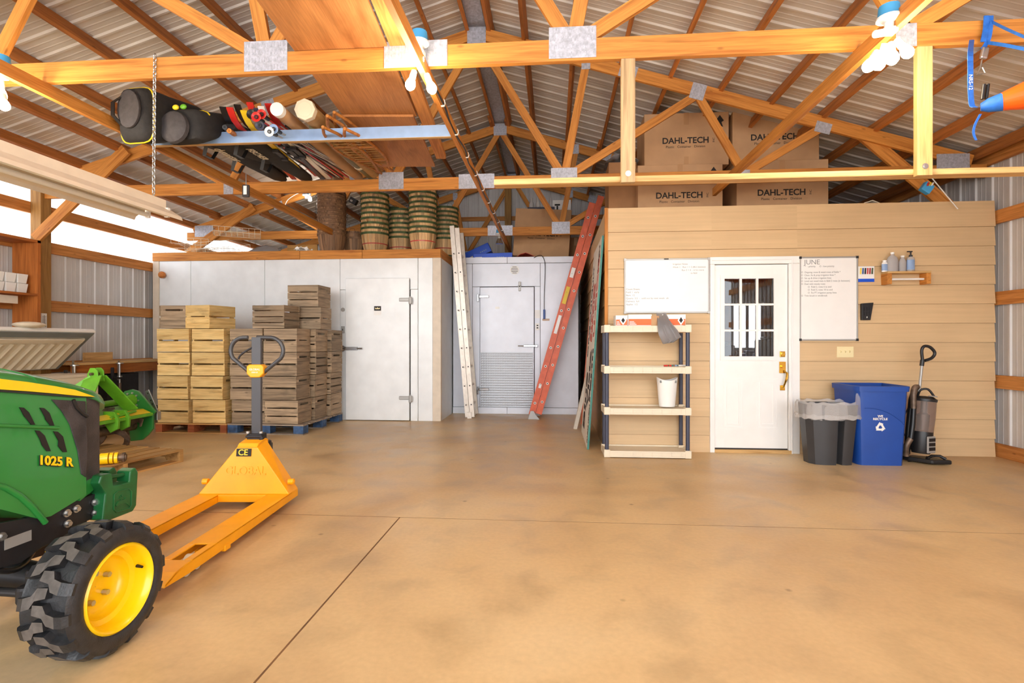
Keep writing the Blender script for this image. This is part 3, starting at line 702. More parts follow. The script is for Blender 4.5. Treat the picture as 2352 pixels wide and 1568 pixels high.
m = MB(); p = PY(1254, 734, C2Y); m.bx(p.x - .06, p.x + .06, C2Y - .004, C2Y - .001, p.z - .018, p.z + .018)
single('tape_label', m, TAPE, 'strip of brown masking tape below the blue thermometer', 'label', p)
# ================= lamps
def bulb(t, p, d, r=.032, mat=BULB):
    p = V(p); d = V(d).normalized(); R_ = d.to_track_quat('Z', 'Y').to_matrix()
    m = MB(); m.lathe([(.001, .075), (r * .6, .072), (r * .95, .055), (r, .04), (r * .8, .015), (.014, -.01), (.013, -.02)], p, 14, R_); t.p('bulb', m, mat, smooth=60)
    m = MB(); m.lathe([(.018, -.06), (.021, -.02), (.02, 0), (.012, 0)], p, 12, R_); t.p('socket', m, WHITE, smooth=40)
    return p + d * .04
def lamp(label, p, bulbs, power, col=WARM, mat=BULB, dirs=None, box_d=(0, 0, 1)):
    p = V(p); t = T('ceiling_lamp', label, 'lamp', p, group='bare bulb lamps under the trusses')
    m = MB(); m.cyl(p, p + V((0, 0, .06)), .055, .05, 16); t.p('junction_box', m, CYAN, smooth=40)
    m = MB(); m.lathe([(.06, 0), (.062, -.012), (.04, -.022), (.024, -.03), (.022, -.06), (.001, -.06)], p, 18); t.p('lampholder', m, WHITE, smooth=40)
    if len(bulbs) > 1: m = MB(); m.box(p + V((0, 0, -.075)), (.07, .06, .03)); m.cyl(p + V((.02, 0, -.075)), p + V((-.09, -.02, -.1)), .02); t.p('adapter', m, WHITE, bevel=.006)
    for k, b in enumerate(bulbs):
        d = V(b) - (p + V((0, 0, -.07)))
        q = bulb(t, V(b), d if len(bulbs) > 1 else (0, 0, -1), mat=mat)
        if power: point('lamp_light', q + d.normalized() * .0 + V((0, -.02, -.09)), col, power / len(bulbs), .06)
    return t
lamp('bulb cluster with blue box below the nearest truss at the ridge runner', PY(963, 96, 3.3), [PY(963, 128, 3.28), PY(946, 182, 3.24), PY(987, 190, 3.26)], 32)
lamp('bulb cluster with blue box in the upper right, beside the hanging rail board', PY(2042, 40, 3.05), [PY(2048, 120, 3.0), PY(2003, 138, 3.0), PY(2074, 108, 3.1), PY(2025, 128, 3.12)], 22)
lamp('bulb cluster cut off at the left edge, on the nearest truss', PY(1, 150, 3.2), [PY(2, 205, 3.2), PY(-22, 215, 3.15), PY(8, 232, 3.12)], 32)
lamp('single cool white bulb lamp behind the dark basket stack', PY(703, 447, 8.75), [PY(712, 452, 8.72)], 9, (1, .95, .86), LED)
t = lamp('unlit floodlight in a blue lampholder above the smaller cooler', PY(1147, 536, 8.6), [PY(1147, 540, 8.6)], 0, mat=SILVER)
p = t.loc; m = MB(); m.lathe([(.02, -.06), (.05, -.13), (.062, -.17), (.001, -.165)], p, 16); t.p('reflector', m, CHROME, smooth=30)
t = T('junction_box', 'blue junction box with wire nuts on the right knee brace above the office', 'box', PY(2128, 432, 6.0))
m = MB(); m.box(t.loc, (.1, .06, .1), rot('Y', 35)); t.p('box', m, CYAN, bevel=.006)
for k, mt in enumerate((RED, YELLOW, WHITE)): m = MB(); m.cyl(t.loc + V((-.01 + k * .02, -.03, .02)), t.loc + V((-.02 + k * .025, -.06, .04)), .008); t.p('wire_nut', m, mt)
# cables
def cable(label, pts, r=.006, mat=BLACK, name='cable', clips=0):
    t = T(name, label, 'cable', pts[0]); m = MB(); m.tube(smooth(pts), r, 6); t.p('wire', m, mat, smooth=60)
    for k in range(clips):
        q = V(pts[0]).lerp(V(pts[-1]), (k + .5) / clips); m = MB(); m.strip([q + V((.012, 0, .025)), q + V((.02, 0, 0)), q + V((.012, 0, -.02)), q + V((-.01, 0, -.022))], .02, .004, (0, 1, 0)); t.p('clip', m, WHITE)
cable('black cable clipped along the ridge runner to the unlit floodlight', [(-.80 + .012 * math.sin(k * 2.1), 3.5 + k * .3, 2.945 - .012 * (k % 2)) for k in range(17)], .008, BLACK, clips=9)
cable('white cable along the runner in front of the cartons', [(1.895, 3.3 + k * .3, 2.95 - .012 * (k % 2)) for k in range(10)], .004, WHITE)
cable('white cable from the cool bulb to the truss', [PY(u, v, 8.8) for u, v in ((655, 470), (662, 458), (680, 446), (698, 440))], .006, WHITE)
cable('grey and white cables running down the right knee brace', [PY(u, v, 5.98) for u, v in ((2140, 408), (2160, 432), (2185, 462), (2200, 480))], .006, WHITE)
# ================= fluorescent fixture on a chain
fx0, fx1, fy0, fy1, fz = -3.06, -2.74, 1.25, 3.68, 2.13
t = T('fluorescent_fixture', 'long white fluorescent fixture hanging by a chain at the left', 'light fixture', (-2.9, 2.4, fz))
xm = (fx0 + fx1) / 2
m = MB(); m.bx(xm - .06, xm + .06, fy0, fy1, fz + .07, fz + .135); t.p('housing', m, BEIGE, bevel=.004)
for sg in (-1, 1):
    m = MB(); m.prism([(xm + sg * .055, fz + .08), (xm + sg * .155, fz + .015), (xm + sg * .165, fz - .012), (xm + sg * .162, fz - .012), (xm + sg * .152, fz + .011), (xm + sg * .055, fz + .074)], fy0 + .02, fy1 - .03 + .06 * (sg > 0), lambda a, b, d: V((a, d, b))); t.p('reflector', m, BEIGE)
    m = MB(); m.cyl((xm + sg * .075, fy0 + .04, fz + .025), (xm + sg * .075, fy1 - .02, fz + .025), .017); t.p('tube', m, WHITE, smooth=40)
    m = MB(); m.box((xm + sg * .075, fy1 - .012, fz + .04), (.03, .02, .07)); t.p('tube_socket', m, WHITE)
m = MB(); m.tube([(xm, fy1 - .06, fz + .135), (xm, fy1 - .05, fz + .165), (xm, fy1 - .035, fz + .135)], .004, 6); t.p('hook', m, STEEL)
def chain(label, pts, link=.03, r=.0035):
    t = T('chain', label, 'chain', pts[0]); m = MB(); d = []
    for a, b in zip(pts[:-1], pts[1:]):
        a, b = V(a), V(b); n = max(1, int((b - a).length / (link * .72)))
        d += [(a.lerp(b, (k + .5) / n), (b - a).normalized()) for k in range(n)]
    for k, (c, ax) in enumerate(d):
        s = ax.cross(V((0, 1, 0))); s.normalize(); s2 = ax.cross(s); s = s if k % 2 else s2
        m.tube([c + ax * (link / 2 * math.cos(q * PI / 5)) + s * (link * .32 * math.sin(q * PI / 5)) for q in range(10)], r, 5, closed=True)
    t.p('links', m, STEEL, smooth=60); return t
p0 = PY(355, 172, 3.385); p1 = V((xm, fy1 - .05, fz + .165))
chain('steel chain from the nearest truss down to the fluorescent fixture', [PY(356, 124, 3.39), p0, p1])
# ================= overhead boards
C0 = lambda xr, zf, z: V((xr * CS - zf * SN, xr * SN + zf * CS, z))
def slab_(name, xa, xb, za, zb, z0, z1, mat, label, cat='board', group=None):
    m = MB(); L = zb - za
    vs = [C0(x, f, z) for x in (xa, xb) for f in (za, zb) for z in (z0, z1)]; gs = [V((f, x, z)) for x in (xa, xb) for f in (za, zb) for z in (z0, z1)]
    m.add(vs, [(0, 1, 3, 2), (4, 6, 7, 5), (0, 4, 5, 1), (2, 3, 7, 6), (0, 2, 6, 4), (1, 5, 7, 3)], gs)
    return single(name, m, mat, label, cat, C0((xa + xb) / 2, (za + zb) / 2, z0), group=group)
zt = ZC + .142
slab_('hardboard_panel', -1.45, -.82, 1.5, 4.55, zt, zt + .018, W_PLY, 'brown hardboard panel laid over the nearest truss, nearer of the two', group='hardboard panels on the trusses')
slab_('hardboard_panel', -1.46, -.84, 4.5, 5.78, zt - .024, zt - .004, W_PLY, 'brown hardboard panel ending above the pale blue board, farther of the two', group='hardboard panels on the trusses')
slab_('loose_plank', -.80, -.70, 1.5, 5.6, zt, zt + .05, W_GIRT, 'weathered plank lying beside the brown hardboard panels')
bx0, bx1, by = -3.498, -.852, 4.37
t = T('blue_board', 'pale blue painted board across the runners, carrying skis and bags', 'board', (-2.2, by, ZC - .09))
m = MB(); m.bx(bx0, bx1, by - .02, by + .02, ZC - .088, ZC + .012); t.p('board', m, W_PALE); m = MB(); m.bx(bx0, bx1, by - .0225, by - .02, ZC - .085, ZC + .012); t.p('paint_face', m, LBLUE, label='pale blue painted front face')
SZ = ZC + .016; SZ2 = ZC + .145
# bags
def bag(label, u, v, y0, w, h, L, yaw, rings, mat, name='golf_travel_bag', cat='bag', z=None, drop=0):
    c = PY(u, v, y0); t = T(name, label, cat, (c.x, y0, z if z is not None else c.z), yaw, group='black bags on the blue board')
    rs = []
    for q, (kw, kh, dz) in rings:
        rs.append([V((w / 2 * kw * math.copysign(abs(math.cos(a)) ** .45, math.cos(a)), q * L, dz * h - drop * q + h / 2 * kh * math.copysign(abs(math.sin(a)) ** .45, math.sin(a)))) for a in [2 * PI * (k + .5) / 20 for k in range(20)]])
    m = MB(); m.loft(rs); t.p('body', m, mat, smooth=50, world=False)
    return t, rs
t, rs = bag('tall black golf bag with yellow piping, outermost on the blue board', 300, 258, 3.92, .30, .44, 1.25, -5, [(0, (.62, .75, .02)), (.015, (.8, .9, .0)), (.05, (.98, 1, 0)), (.2, (1, .9, .1)), (.45, (1, .62, .36)), (1, (.6, .4, .4))], FABRIC)
m = MB(); m.tube([rs[2][k] * 1.0 + V((rs[2][k].x * .03, 0, 0)) for k in range(20)], .006, 6, closed=True); t.p('piping', m, YELLOW, smooth=60, world=False)
m = MB(); m.loft([[V((.1 * math.cos(a) ** 1, -.004 - o, .02 + .15 * math.sin(a))) * 1 for a in [2 * PI * k / 18 for k in range(18)]] for o in (0, .022)]); t.p('end_pocket', m, FABRIC2, smooth=40, world=False, bevel=.004)
m = MB(); m.strip([(-.06, -.01, .13), (-.1, -.06, .06), (-.1, -.06, -.04), (-.07, -.01, -.1)], .03, .008, (1, 0, 0)); t.p('handle', m, BLACK, world=False)
t, rs = bag('plump black bag with round end pocket and lime tags beside the golf bag', 412, 283, 4.1, .40, .28, 1.25, -4, [(0, (.5, .6, .05)), (.02, (.82, .9, 0)), (.08, (1, 1, 0)), (.25, (.9, .8, .36)), (.7, (.6, .5, .4)), (1, (.35, .4, .5))], FABRIC)
m = MB(); m.tube([rs[2][k] + V((rs[2][k].x * .03, 0, 0)) for k in range(1, 10)], .006, 6); t.p('piping', m, YELLOW, smooth=60, world=False)
m = MB(); m.lathe([(.001, .05), (.1, .05), (.125, .03), (.13, 0)], (-.03, -.01, -.04), 22, rot('X', 90)); t.p('end_pocket', m, FABRIC2, smooth=40, world=False)
for k in (0, 1): m = MB(); m.sphere((-.02 + k * .07, -.015, .125), .026, sc=(1.1, .6, .8)); t.p('tag', m, LIME if k else YELLOW, world=False)
def long_bag(label, u0, v0, u1, v1, w, h, z0, s, size):
    a, b = PY(u0, v0, 4.45), PY(u1, v1, 6.1); a.z = z0 + h / 2; b.z = z0 + h / 2
    d = (b - a); L = d.length; yaw = math.degrees(math.atan2(-d.x, d.y))
    t = T('ski_bag', label, 'bag', a, yaw, group='black bags on the blue board', rx=4)
    rs = [[V((w / 2 * k * math.cos(q), y * (L + .25) - .1, h / 2 * k * math.sin(q))) for q in [2 * PI * j / 16 for j in range(16)]] for y, k in ((0, .45), (.03, .8), (.12, 1), (.6, .95), (.92, .7), (1, .35))]
    m = MB(); m.loft(rs); t.p('body', m, FABRIC, smooth=50, world=False)
    text('lettering', s, size, CREAM, t.o, (-w * .1, .48, -h / 2 - .006), (180, 0, 90), .002)
    for y in (.28, .82):
        m = MB(); m.strip([(-w * .3, y - .1, -h * .42), (-w * .45, y - .07, -h / 2 - .08), (-w * .45, y + .07, -h / 2 - .08), (-w * .3, y + .1, -h * .42)], .035, .005, (1, 0, 0)); t.p('strap', m, BLACK, world=False)
    return t
long_bag('long black ski bag with pale script, left under the blue board', 470, 340, 640, 420, .26, .14, SZ - .02, 'dynastar', .13)
t = long_bag('long black ski bag with block lettering beside the ski poles', 540, 340, 700, 415, .24, .13, SZ - .02, 'FISCHER', .1)
p = PY(565, 398, 5.3); t = T('luggage_tag', 'dark luggage tag hanging on a metal clip below the ski bags', 'tag', p)
m = MB(); m.tube([p, p + V((.0, 0, -.06)), p + V((0, 0, -.12))], .005, 6); t.p('clip', m, STEEL)
m = MB(); m.box(p + V((0, 0, -.185)), (.075, .03, .13)); t.p('pouch', m, FABRIC2, bevel=.01)
m = MB(); m.box(p + V((0, -.017, -.18)), (.035, .004, .09)); t.p('card', m, WHITE)
# skis, poles, tubes, snowshoes: all lie across the blue board and the second truss
def along(u0, v0, y0, u1, y1=6.2, v1=408):
    return PY(u0, v0, y0), PY(u1, v1, y1)
skis = [(528, 676, RED, YELLOW, 'red and yellow'), (545, 696, BLACK, WHITE, 'black and white'), (560, 712, YELLOW, BLACK, 'yellow and black'), (574, 728, RED, WHITE, 'red and white'), (590, 742, SLATE, RED, 'slate and red'), (512, 658, BLACK, YELLOW, 'black and yellow'), (600, 756, WHITE, RED, 'white and red'), (616, 770, RED, BLACK, 'red and black')]
for k, (u0, u1, ma, mb_, nm) in enumerate(skis):
    a, b = along(u0, 300, 4.12 + .03 * (k % 3), u1); z = SZ + .01 + .035 * (k % 2); d = V((b.x - a.x, b.y - a.y, 0)); L = d.length; yaw = math.degrees(math.atan2(-d.x, d.y))
    t = T('ski', '%s ski with upturned tip over the blue board' % nm, 'ski', (a.x, a.y, z), yaw, group='skis on the blue board', rx=math.degrees(math.atan2(SZ2 - SZ, 1.79)))
    m = MB(); m.strip([(0, 0, .085), (0, .05, .05), (0, .12, .02), (0, .24, .003), (0, .5, 0), (0, .95, .01), (0, L, 0)], .052, .012, (1, 0, 0)); t.p('deck', m, ma, world=False, smooth=30)
    m = MB(); m.strip([(0, .02, .084), (0, .07, .05), (0, .14, .028), (0, .28, .011), (0, .46, .008)], .03, .004, (1, 0, 0)); t.p('graphic', m, mb_, world=False)
    m = MB(); m.box((0, .95, -.012), (.05, .26, .02)); m.box((0, .8, -.02), (.06, .04, .03)); m.box((0, 1.08, -.02), (.06, .05, .03)); t.p('binding', m, DARK, world=False)
pols = [(588, 268, 640, 790, RED, 'red'), (600, 262, 656, 800, RED, 'dark red'), (577, 262, 620, 780, BLACK, 'black'), (596, 288, 660, 806, BLACK, 'black'), (618, 302, 690, 818, SILVER, 'silver'), (628, 296, 700, 826, SILVER, 'grey'), (516, 292, 560, 660, BLACK, 'long black'), (526, 300, 570, 668, W_BENT, 'wooden')]
for k, (u0, v0, _, u1, mt, nm) in enumerate(pols):
    a, b = along(u0, v0, 4.05 + .02 * k, u1); b.z = SZ2 + .03 + .012 * k
    e = a.lerp(b, .2); e.z = max(e.z, SZ + .1); 
    t = T('ski_pole', '%s pole with its basket end raised, %s among the poles by the ski tips' % (nm, NTH[k]), 'ski pole', a, group='poles on the blue board')
    d = (b - a).normalized(); m = MB(); m.cyl(a, b, .008); t.p('shaft', m, mt, smooth=40)
    m = MB(); m.cyl(a, a + d * .12, .016 if k < 6 else .02); t.p('grip', m, BLACK if k < 6 else mt, smooth=40)
    if k < 6:
        m = MB(); R_ = d.to_track_quat('Z', 'Y').to_matrix(); m.lathe([(.012, .05), (.03, .02), (.04, 0), (.036, -.004), (.012, .01)], a, 14, R_); t.p('basket', m, (RED, RED, BLACK, SLATE, WHITE, GLASS and LBLUE)[k], smooth=40)
for k in range(9):   # thin rods and shafts
    a, b = along(560 + k * 12, 338, 4.42, 742 + k * 9); a.z = SZ + .06; b.z = SZ2 + .05
    mt = (BLACK, SILVER, RED, BLACK, WHITE, BLACK, SILVER, WHITE, BLACK)[k]
    m = MB(); m.cyl(a, b, .009 if k != 2 else .016); single('shaft', m, mt, '%s slim shaft, %s from the left between blue board and second truss' % ({'black_plastic': 'black', 'silver_plastic': 'silver', 'red_plastic': 'red', 'white_paint': 'white'}[mt.name], NTH[k]), 'shaft', a, group='slim shafts on the blue board', smooth=40)
for u, v, y0, u1, r, mt, cm, lb, oc in ((636, 264, 4.08, 818, .052, CARD, WHITE, 'cardboard tube with white end cap over the blue board', 20), (700, 292, 4.15, 862, .075, TAN, CREAM, 'tan tube with octagonal cream end cap over the blue board', 8), (722, 330, 4.42, 850, .045, OLIVE, OLIVE, 'olive tube with cream collar beside the tan tube', 20)):
    a, b = along(u, v, y0, u1); b.z = SZ2 + r + .015; a.z = max(a.z, SZ + r)
    t = T('mailing_tube', lb, 'tube', a, group='tubes on the blue board'); d = (b - a).normalized()
    m = MB(); m.cyl(a, b + d * .1, r, seg=20); t.p('tube', m, mt, smooth=40)
    m = MB(); m.cyl(a - d * .004, a + d * .05, r * 1.05 if oc == 20 else r * 1.15, seg=oc); m.cyl(a - d * .006, a - d * .003, r * .8, seg=20); t.p('end_cap', m, cm, smooth=40, bevel=.004)
    if oc == 20 and mt == OLIVE: m = MB(); q = a.lerp(b, .72); m.cyl(q, q + d * .05, r * 1.2, seg=8); t.p('collar', m, CREAM)
for k, (u, v, u1, hh) in enumerate(((752, 276, 872, .06), (768, 268, 886, .05), (742, 302, 880, .03), (792, 306, 905, .02))):
    a, b = along(u, v, 4.1 + .05 * (k % 2), u1, 6.1); b.z = SZ2 + .03 + .03 * (k % 2); L = (b - a).length; d = (b - a).normalized(); s = V((1, 0, 0)); up = s.cross(d)
    t = T('snowshoe', 'wooden snowshoe with bent frame, %s from the tubes' % NTH[k], 'snowshoe', a, group='wooden snowshoes on the blue board')
    fp = []
    for q in range(24):
        x = q / 23 * 2; s_ = x if x <= 1 else 2 - x; wv = .115 * math.sin(PI * min(1, s_ * 1.15) ** .8) * (1 if x <= 1 else -1)
        fp.append(a + d * (s_ * L) + s * wv + up * (.1 * max(0, .35 - s_) + 0))
    m = MB(); m.tube(fp, .013, 8, closed=True); t.p('frame', m, W_BENT, smooth=60)
    for q in (.28, .6): m = MB(); m.beam(a + d * L * q - s * .1, a + d * L * q + s * .1, .03, .012); t.p('crossbar', m, W_BENT)
    m = MB()
    for q in range(14): yq = L * (.15 + .055 * q); w_ = .1 * math.sin(PI * min(1, (yq / L) * 1.15) ** .8); m.tube([a + d * yq - s * w_, a + d * (yq + .06) + s * w_], .003, 4); m.tube([a + d * yq + s * w_, a + d * (yq + .06) - s * w_], .003, 4)
    t.p('lace', m, TAN)
# ================= orange boat with straps, upper right
a = PY(2258, 245, 3.0); t = T('inflatable_boat', 'orange pointed boat end hanging in blue straps at the right edge', 'boat', a)
d = V((.80, -.55, .06)).normalized(); rs = []
for q, r in ((.0, .02), (.03, .035), (.06, .042), (.6, .19), (1.2, .28), (1.9, .3)):
    c = a + d * q + V((0, 0, .02 * q)); rs.append(ring(c, d, r, 18))
m = MB(); m.loft(rs[2:]); t.p('hull', m, KAYAK, smooth=50)
m = MB(); m.loft([ring(a - d * .01, d, .02, 18), ring(a + d * .02, d, .036, 18), ring(a + d * .075, d, .047, 18)]); t.p('nose_cap', m, SBLUE, smooth=50)
def strap(label, pts, side, s=None, w=.028, extra=None):
    t = T('blue_strap', label, 'strap', pts[0], group='blue straps at the right'); m = MB(); m.strip(smooth(pts), w, .003, side); t.p('webbing', m, SBLUE)
    if s: q = PY(2227.5, 190, 2.995); text('lettering', s, .026, WHITE, t.o, q + V((0, -.006, 0)) - t.loc, (90, 90, 0), .0005)
    return t
strap('blue strap hanging straight down to the nose of the orange boat', [PY(2232, 92, 3.36), PY(2229, 120, 3.0), PY(2229, 160, 3.0), PY(2229, 200, 3.0), PY(2232, 240, 3.0), PY(2240, 246, 2.98)], (1, 0, 0), 'NRS-12')
strap('loose blue strap tail dangling below the orange boat', [PY(2252, 262, 3.0), PY(2240, 285, 3.0), PY(2236, 305, 3.0), PY(2242, 322, 3.0)], (1, 0, 0), w=.012)
strap('blue strap running off to the right from the top of the beam', [PY(2278, 50, 3.36), PY(2310, 66, 3.2), PY(2360, 88, 3.05)], (0, .3, 1))
strap('blue strap running off to the right below the beam', [PY(2270, 98, 3.36), PY(2310, 104, 3.2), PY(2360, 114, 3.05)], (0, .3, 1))
t = strap('blue ratchet strap looped over the beam with a steel cam buckle', [PY(2276, 36, 3.38), PY(2275, 60, 3.37), PY(2270, 90, 3.37), PY(2258, 112, 3.36)], (1, 0, 0))
m = MB(); m.strip([PY(2266, 36, 3.375), PY(2264, 66, 3.37), PY(2258, 96, 3.365)], .03, .004, (1, 0, 0)); t.p('webbing', m, SBLUE)
m = MB(); c = PY(2261, 122, 3.36); m.box(c, (.04, .02, .07), rot('Y', 12)); t.p('buckle', m, STEEL, bevel=.008)
m = MB(); m.tube([PY(2255, 138, 3.36), PY(2252, 155, 3.36), PY(2243, 172, 3.36), PY(2262, 168, 3.36), PY(2256, 155, 3.36)], .005, 6); t.p('hook', m, STEEL, smooth=60)
p = PY(2256, 215, 3.05); m = MB(); m.cyl(p + V((0, 0, -.03)), p + V((.01, 0, .05)), .008); m.cyl(p + V((.02, 0, -.03)), p + V((.03, 0, .05)), .008); t.p('handle', m, BLACK)
# ================= bushel baskets on the large cooler
BZ = CH + .132
def make_basket(wmat, hoop, low, lowat, r0=.165, r1=.222, h=.31):
    o = bpy.data.objects.new('bushel_basket', None); COL.objects.link(o); n = 30
    m = MB()
    for k in range(n):
        a0, a1 = 2 * PI * k / n, 2 * PI * (k + .94) / n; pr = []
        vs = []
        for z, r in ((0, r0), (h * .45, r0 * .38 + r1 * .62), (h, r1)):
            for a in (a0, a1): vs.append(V((r * math.cos(a), r * math.sin(a), z)))
            for a in (a1, a0): vs.append(V(((r - .006) * math.cos(a), (r - .006) * math.sin(a), z)))
        m.add(vs, [(0, 1, 5, 4), (4, 5, 9, 8), (2, 3, 7, 6), (6, 7, 11, 10), (1, 2, 6, 5), (5, 6, 10, 9), (3, 0, 4, 7), (7, 4, 8, 11), (8, 9, 10, 11), (0, 3, 2, 1)], [V((p.z, math.atan2(p.y, p.x) * r1, 0)) for p in vs])
    m.cyl((0, 0, .004), (0, 0, .012), r0 - .004, seg=24); build('staves', m, wmat, o)
    def hp(z, hh, mt, nm, e=.006):
        r = r0 + (r1 - r0) * (z / h) ** .8; m = MB(); m.lathe([(r + e, z - hh / 2), (r + e + .002, z + hh / 2), (r + e - .006, z + hh / 2), (r + e - .006, z - hh / 2), (r + e, z - hh / 2)], (0, 0, 0), 28); build(nm, m, mt, o, smooth=40)
    hp(h - .016, .034, hoop, 'rim_hoop', .008)
    if low: hp(h * lowat, .014, low, 'middle_hoop')
    hp(.012, .022, hoop, 'bottom_hoop')
    for sg in (-1, 1):
        m = MB(); m.tube([V((sg * (r1 + .012), -.05, h - .02)), V((sg * (r1 + .03), -.03, h + .035)), V((sg * (r1 + .03), .03, h + .035)), V((sg * (r1 + .012), .05, h - .02))], .0025, 5); build('bail', m, DARK, o)
    return o
STK = [(895 - 34, 8.38, 9, W_BASKET, GREEN, REDH, .42, .079, 'the tall stack left of centre'), (971, 8.36, 10, W_BASKET, GREEN, RED, .5, .078, 'the tallest stack in front'),
       (1022, 8.9, 8, W_BASKET, GREEN, REDH, .42, .074, 'the stack beside the ladder'), (922, 8.75, 7, W_BASKET, GREEN, REDH, .42, .076, 'the short stack between tall ones'),
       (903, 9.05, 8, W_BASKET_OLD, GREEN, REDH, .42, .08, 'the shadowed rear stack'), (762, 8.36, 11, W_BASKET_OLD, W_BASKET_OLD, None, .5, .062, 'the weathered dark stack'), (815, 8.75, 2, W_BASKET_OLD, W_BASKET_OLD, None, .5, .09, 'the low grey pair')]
for u, y, n, wm, hp_, lw, la, dz, nm in STK:
    x = PY(u, 500, y).x
    src = make_basket(wm, hp_, lw, la)
    for k in range(n):
        o = src if k == 0 else copy_tree(src)
        o.location = (x + random.uniform(-.004, .004), y, BZ + .002 + k * dz); o.rotation_euler = (0, 0, random.uniform(0, 6))
        tag(o, 'round bushel basket, %s from the bottom of %s' % (NTH[k], nm), 'basket', 'bushel baskets in ' + nm)
    if n == 11:
        o = copy_tree(src); o.location = (x, y, BZ + 10 * dz + .31 + .33); o.rotation_euler = (PI, 0, 0)
        tag(o, 'old bushel basket turned upside down on top of the weathered dark stack', 'basket', 'bushel baskets in ' + nm)
# wire racks, plastic sheet, panel on the large cooler
for k, (u, yy_, w, d, h, yaw, dz) in enumerate(((470, 8.5, 1.2, .5, .10, 6, 0), (500, 8.6, .95, .45, .12, -14, .11), (420, 8.75, .9, .5, .1, 22, .235), (545, 8.45, .7, .4, .09, 30, .345))):
    x = PY(u, 560, yy_).x; t = T('wire_rack', 'white wire rack lying on the large cooler, %s from the bottom of its heap' % NTH[k], 'rack', (x, yy_, BZ + .002 + dz), yaw, group='white wire racks on the large cooler')
    m = MB(); r = .004
    for z in (r, h): m.tube([(-w / 2, -d / 2, z), (w / 2, -d / 2, z), (w / 2, d / 2, z), (-w / 2, d / 2, z)], r, 6, closed=True)
    for q in range(9): x_ = -w / 2 + w * q / 8; m.tube([(x_, -d / 2, h), (x_, -d / 2, r), (x_, d / 2, r), (x_, d / 2, h)], r * .7, 5)
    for q in range(1, 4): y_ = -d / 2 + d * q / 4; m.tube([(-w / 2, y_, r), (w / 2, y_, r)], r * .7, 5)
    t.p('wires', m, CREAM, world=False)
m = MB(); x = PY(640, 572, 8.5).x
def crumple(nx, ny, w, d, fz, t_=.008):
    mb = MB(); top = [[V((w * (i / nx - .5), d * (j / ny - .5), fz(i / nx, j / ny))) for i in range(nx + 1)] for j in range(ny + 1)]
    vs = [p for r_ in top for p in r_] + [p - V((0, 0, t_)) for r_ in top for p in r_]; n = (nx + 1) * (ny + 1); fs = []
    for j in range(ny):
        for i in range(nx): a = j * (nx + 1) + i; fs += [(a, a + 1, a + nx + 2, a + nx + 1), (n + a, n + a + nx + 1, n + a + nx + 2, n + a + 1)]
    bd = [(j, 0) for j in range(ny + 1)] + [(ny, i) for i in range(1, nx + 1)] + [(j, nx) for j in range(ny - 1, -1, -1)] + [(0, i) for i in range(nx - 1, 0, -1)]
    for (j, i), (j2, i2) in zip(bd, bd[1:] + bd[:1]): a, b = j * (nx + 1) + i, j2 * (nx + 1) + i2; fs.append((a, b, n + b, n + a))
    return mb.add(vs, fs)
random.seed(3); rq = [[random.random() for _ in range(20)] for _ in range(20)]
m = crumple(14, 8, .7, .5, lambda a, b: .02 + .14 * math.sin(PI * a) * math.sin(PI * b) + .05 * rq[int(a * 14)][int(b * 8)] * math.sin(PI * a))
single('plastic_sheet', m, GREYBAG, 'crumpled clear plastic sheet on the large cooler beside the wire racks', 'sheet', (PY(615, 560, 8.6).x, 8.6, BZ + .005), smooth=60, world=False)
m = crumple(8, 6, .22, .2, lambda a, b: .02 + .07 * rq[int(a * 8)][int(b * 6)])
single('paper_scrap', m, WHITE, 'crumpled white paper on the large cooler in front of the wood panel', 'paper', (PY(697, 570, 8.25).x, 8.25, BZ + .004), smooth=60, world=False)
x0, x1 = PY(658, 560, 8.9).x, PY(727, 560, 8.9).x
m = MB(); m.bx(x0, x1, 8.93, 8.95, BZ, BZ + .26); single('veneer_sheet', m, W_POST, 'brown wood grain panel standing behind the dark basket stack', 'wood sheet', ((x0 + x1) / 2, 8.94, BZ))
m = MB(); p = PY(812, 462, 8.3); m.box(p, (.12, .08, .09), rot('Y', 30)); m.m = 1; m.box(p + V((-.02, -.042, .0)), (.04, .004, .03), rot('Y', 30)); single('camera_sensor', m, [BLACK, SILVER], 'small black device hanging by the second truss between the basket stacks', 'device', p)

# ================= cartons
def carton(name, label, c, w, d, h, rz=0, rx=0, lettering=True, mat=CARD, tri=False, group='plain brown cartons with black lettering'):
    t = T(name, label, 'carton', c, rz, group=group, rx=rx)
    m = MB(); m.bx(-w / 2, w / 2, -d / 2, d / 2, 0, h); t.p('body', m, mat, world=False, bevel=.006)
    m = MB(); m.bx(-.032, .032, -d / 2 - .002, -d / 2, h - .15, h); m.bx(-.032, .032, -d / 2, d / 2, h, h + .002); t.p('tape', m, TAPE, world=False)
    m = MB(); m.bx(-.028, .028, -d / 2 - .002, -d / 2, .004, .11); t.p('tape', m, TAPE, world=False)
    if lettering:
        text('lettering', 'DAHL-TECH', .105, INK, t.o, (-.01, -d / 2 - .001, h * .47), (90, 0, 0), .0006, off=.0025)
        text('lettering', 'Plastic   Container   Division', .042, INK, t.o, (-.01, -d / 2 - .001, h * .47 - .075), (90, 0, 0), .0006)
        text('lettering', 'INC', .035, INK, t.o, (.335, -d / 2 - .001, h * .47), (90, -90, 0), .0006)
    if tri:
        m = MB(); m.prism([(-.05, -.06), (-.02, -.06), (-.02, -.03), (.04, -.06), (.02, 0), (.05, .02), (0, .09), (-.05, .02)], -d / 2 - .002, -d / 2, lambda a, b, q: V((w / 2 - .11 + a, q, h - .13 + b))); t.p('recycling_mark', m, INK, world=False)
    return t
CYY = 6.75; OT = OH - .028
def cpx(u0, u1, Y): return PY(u0, 400, Y).x, PY(u1, 400, Y).x
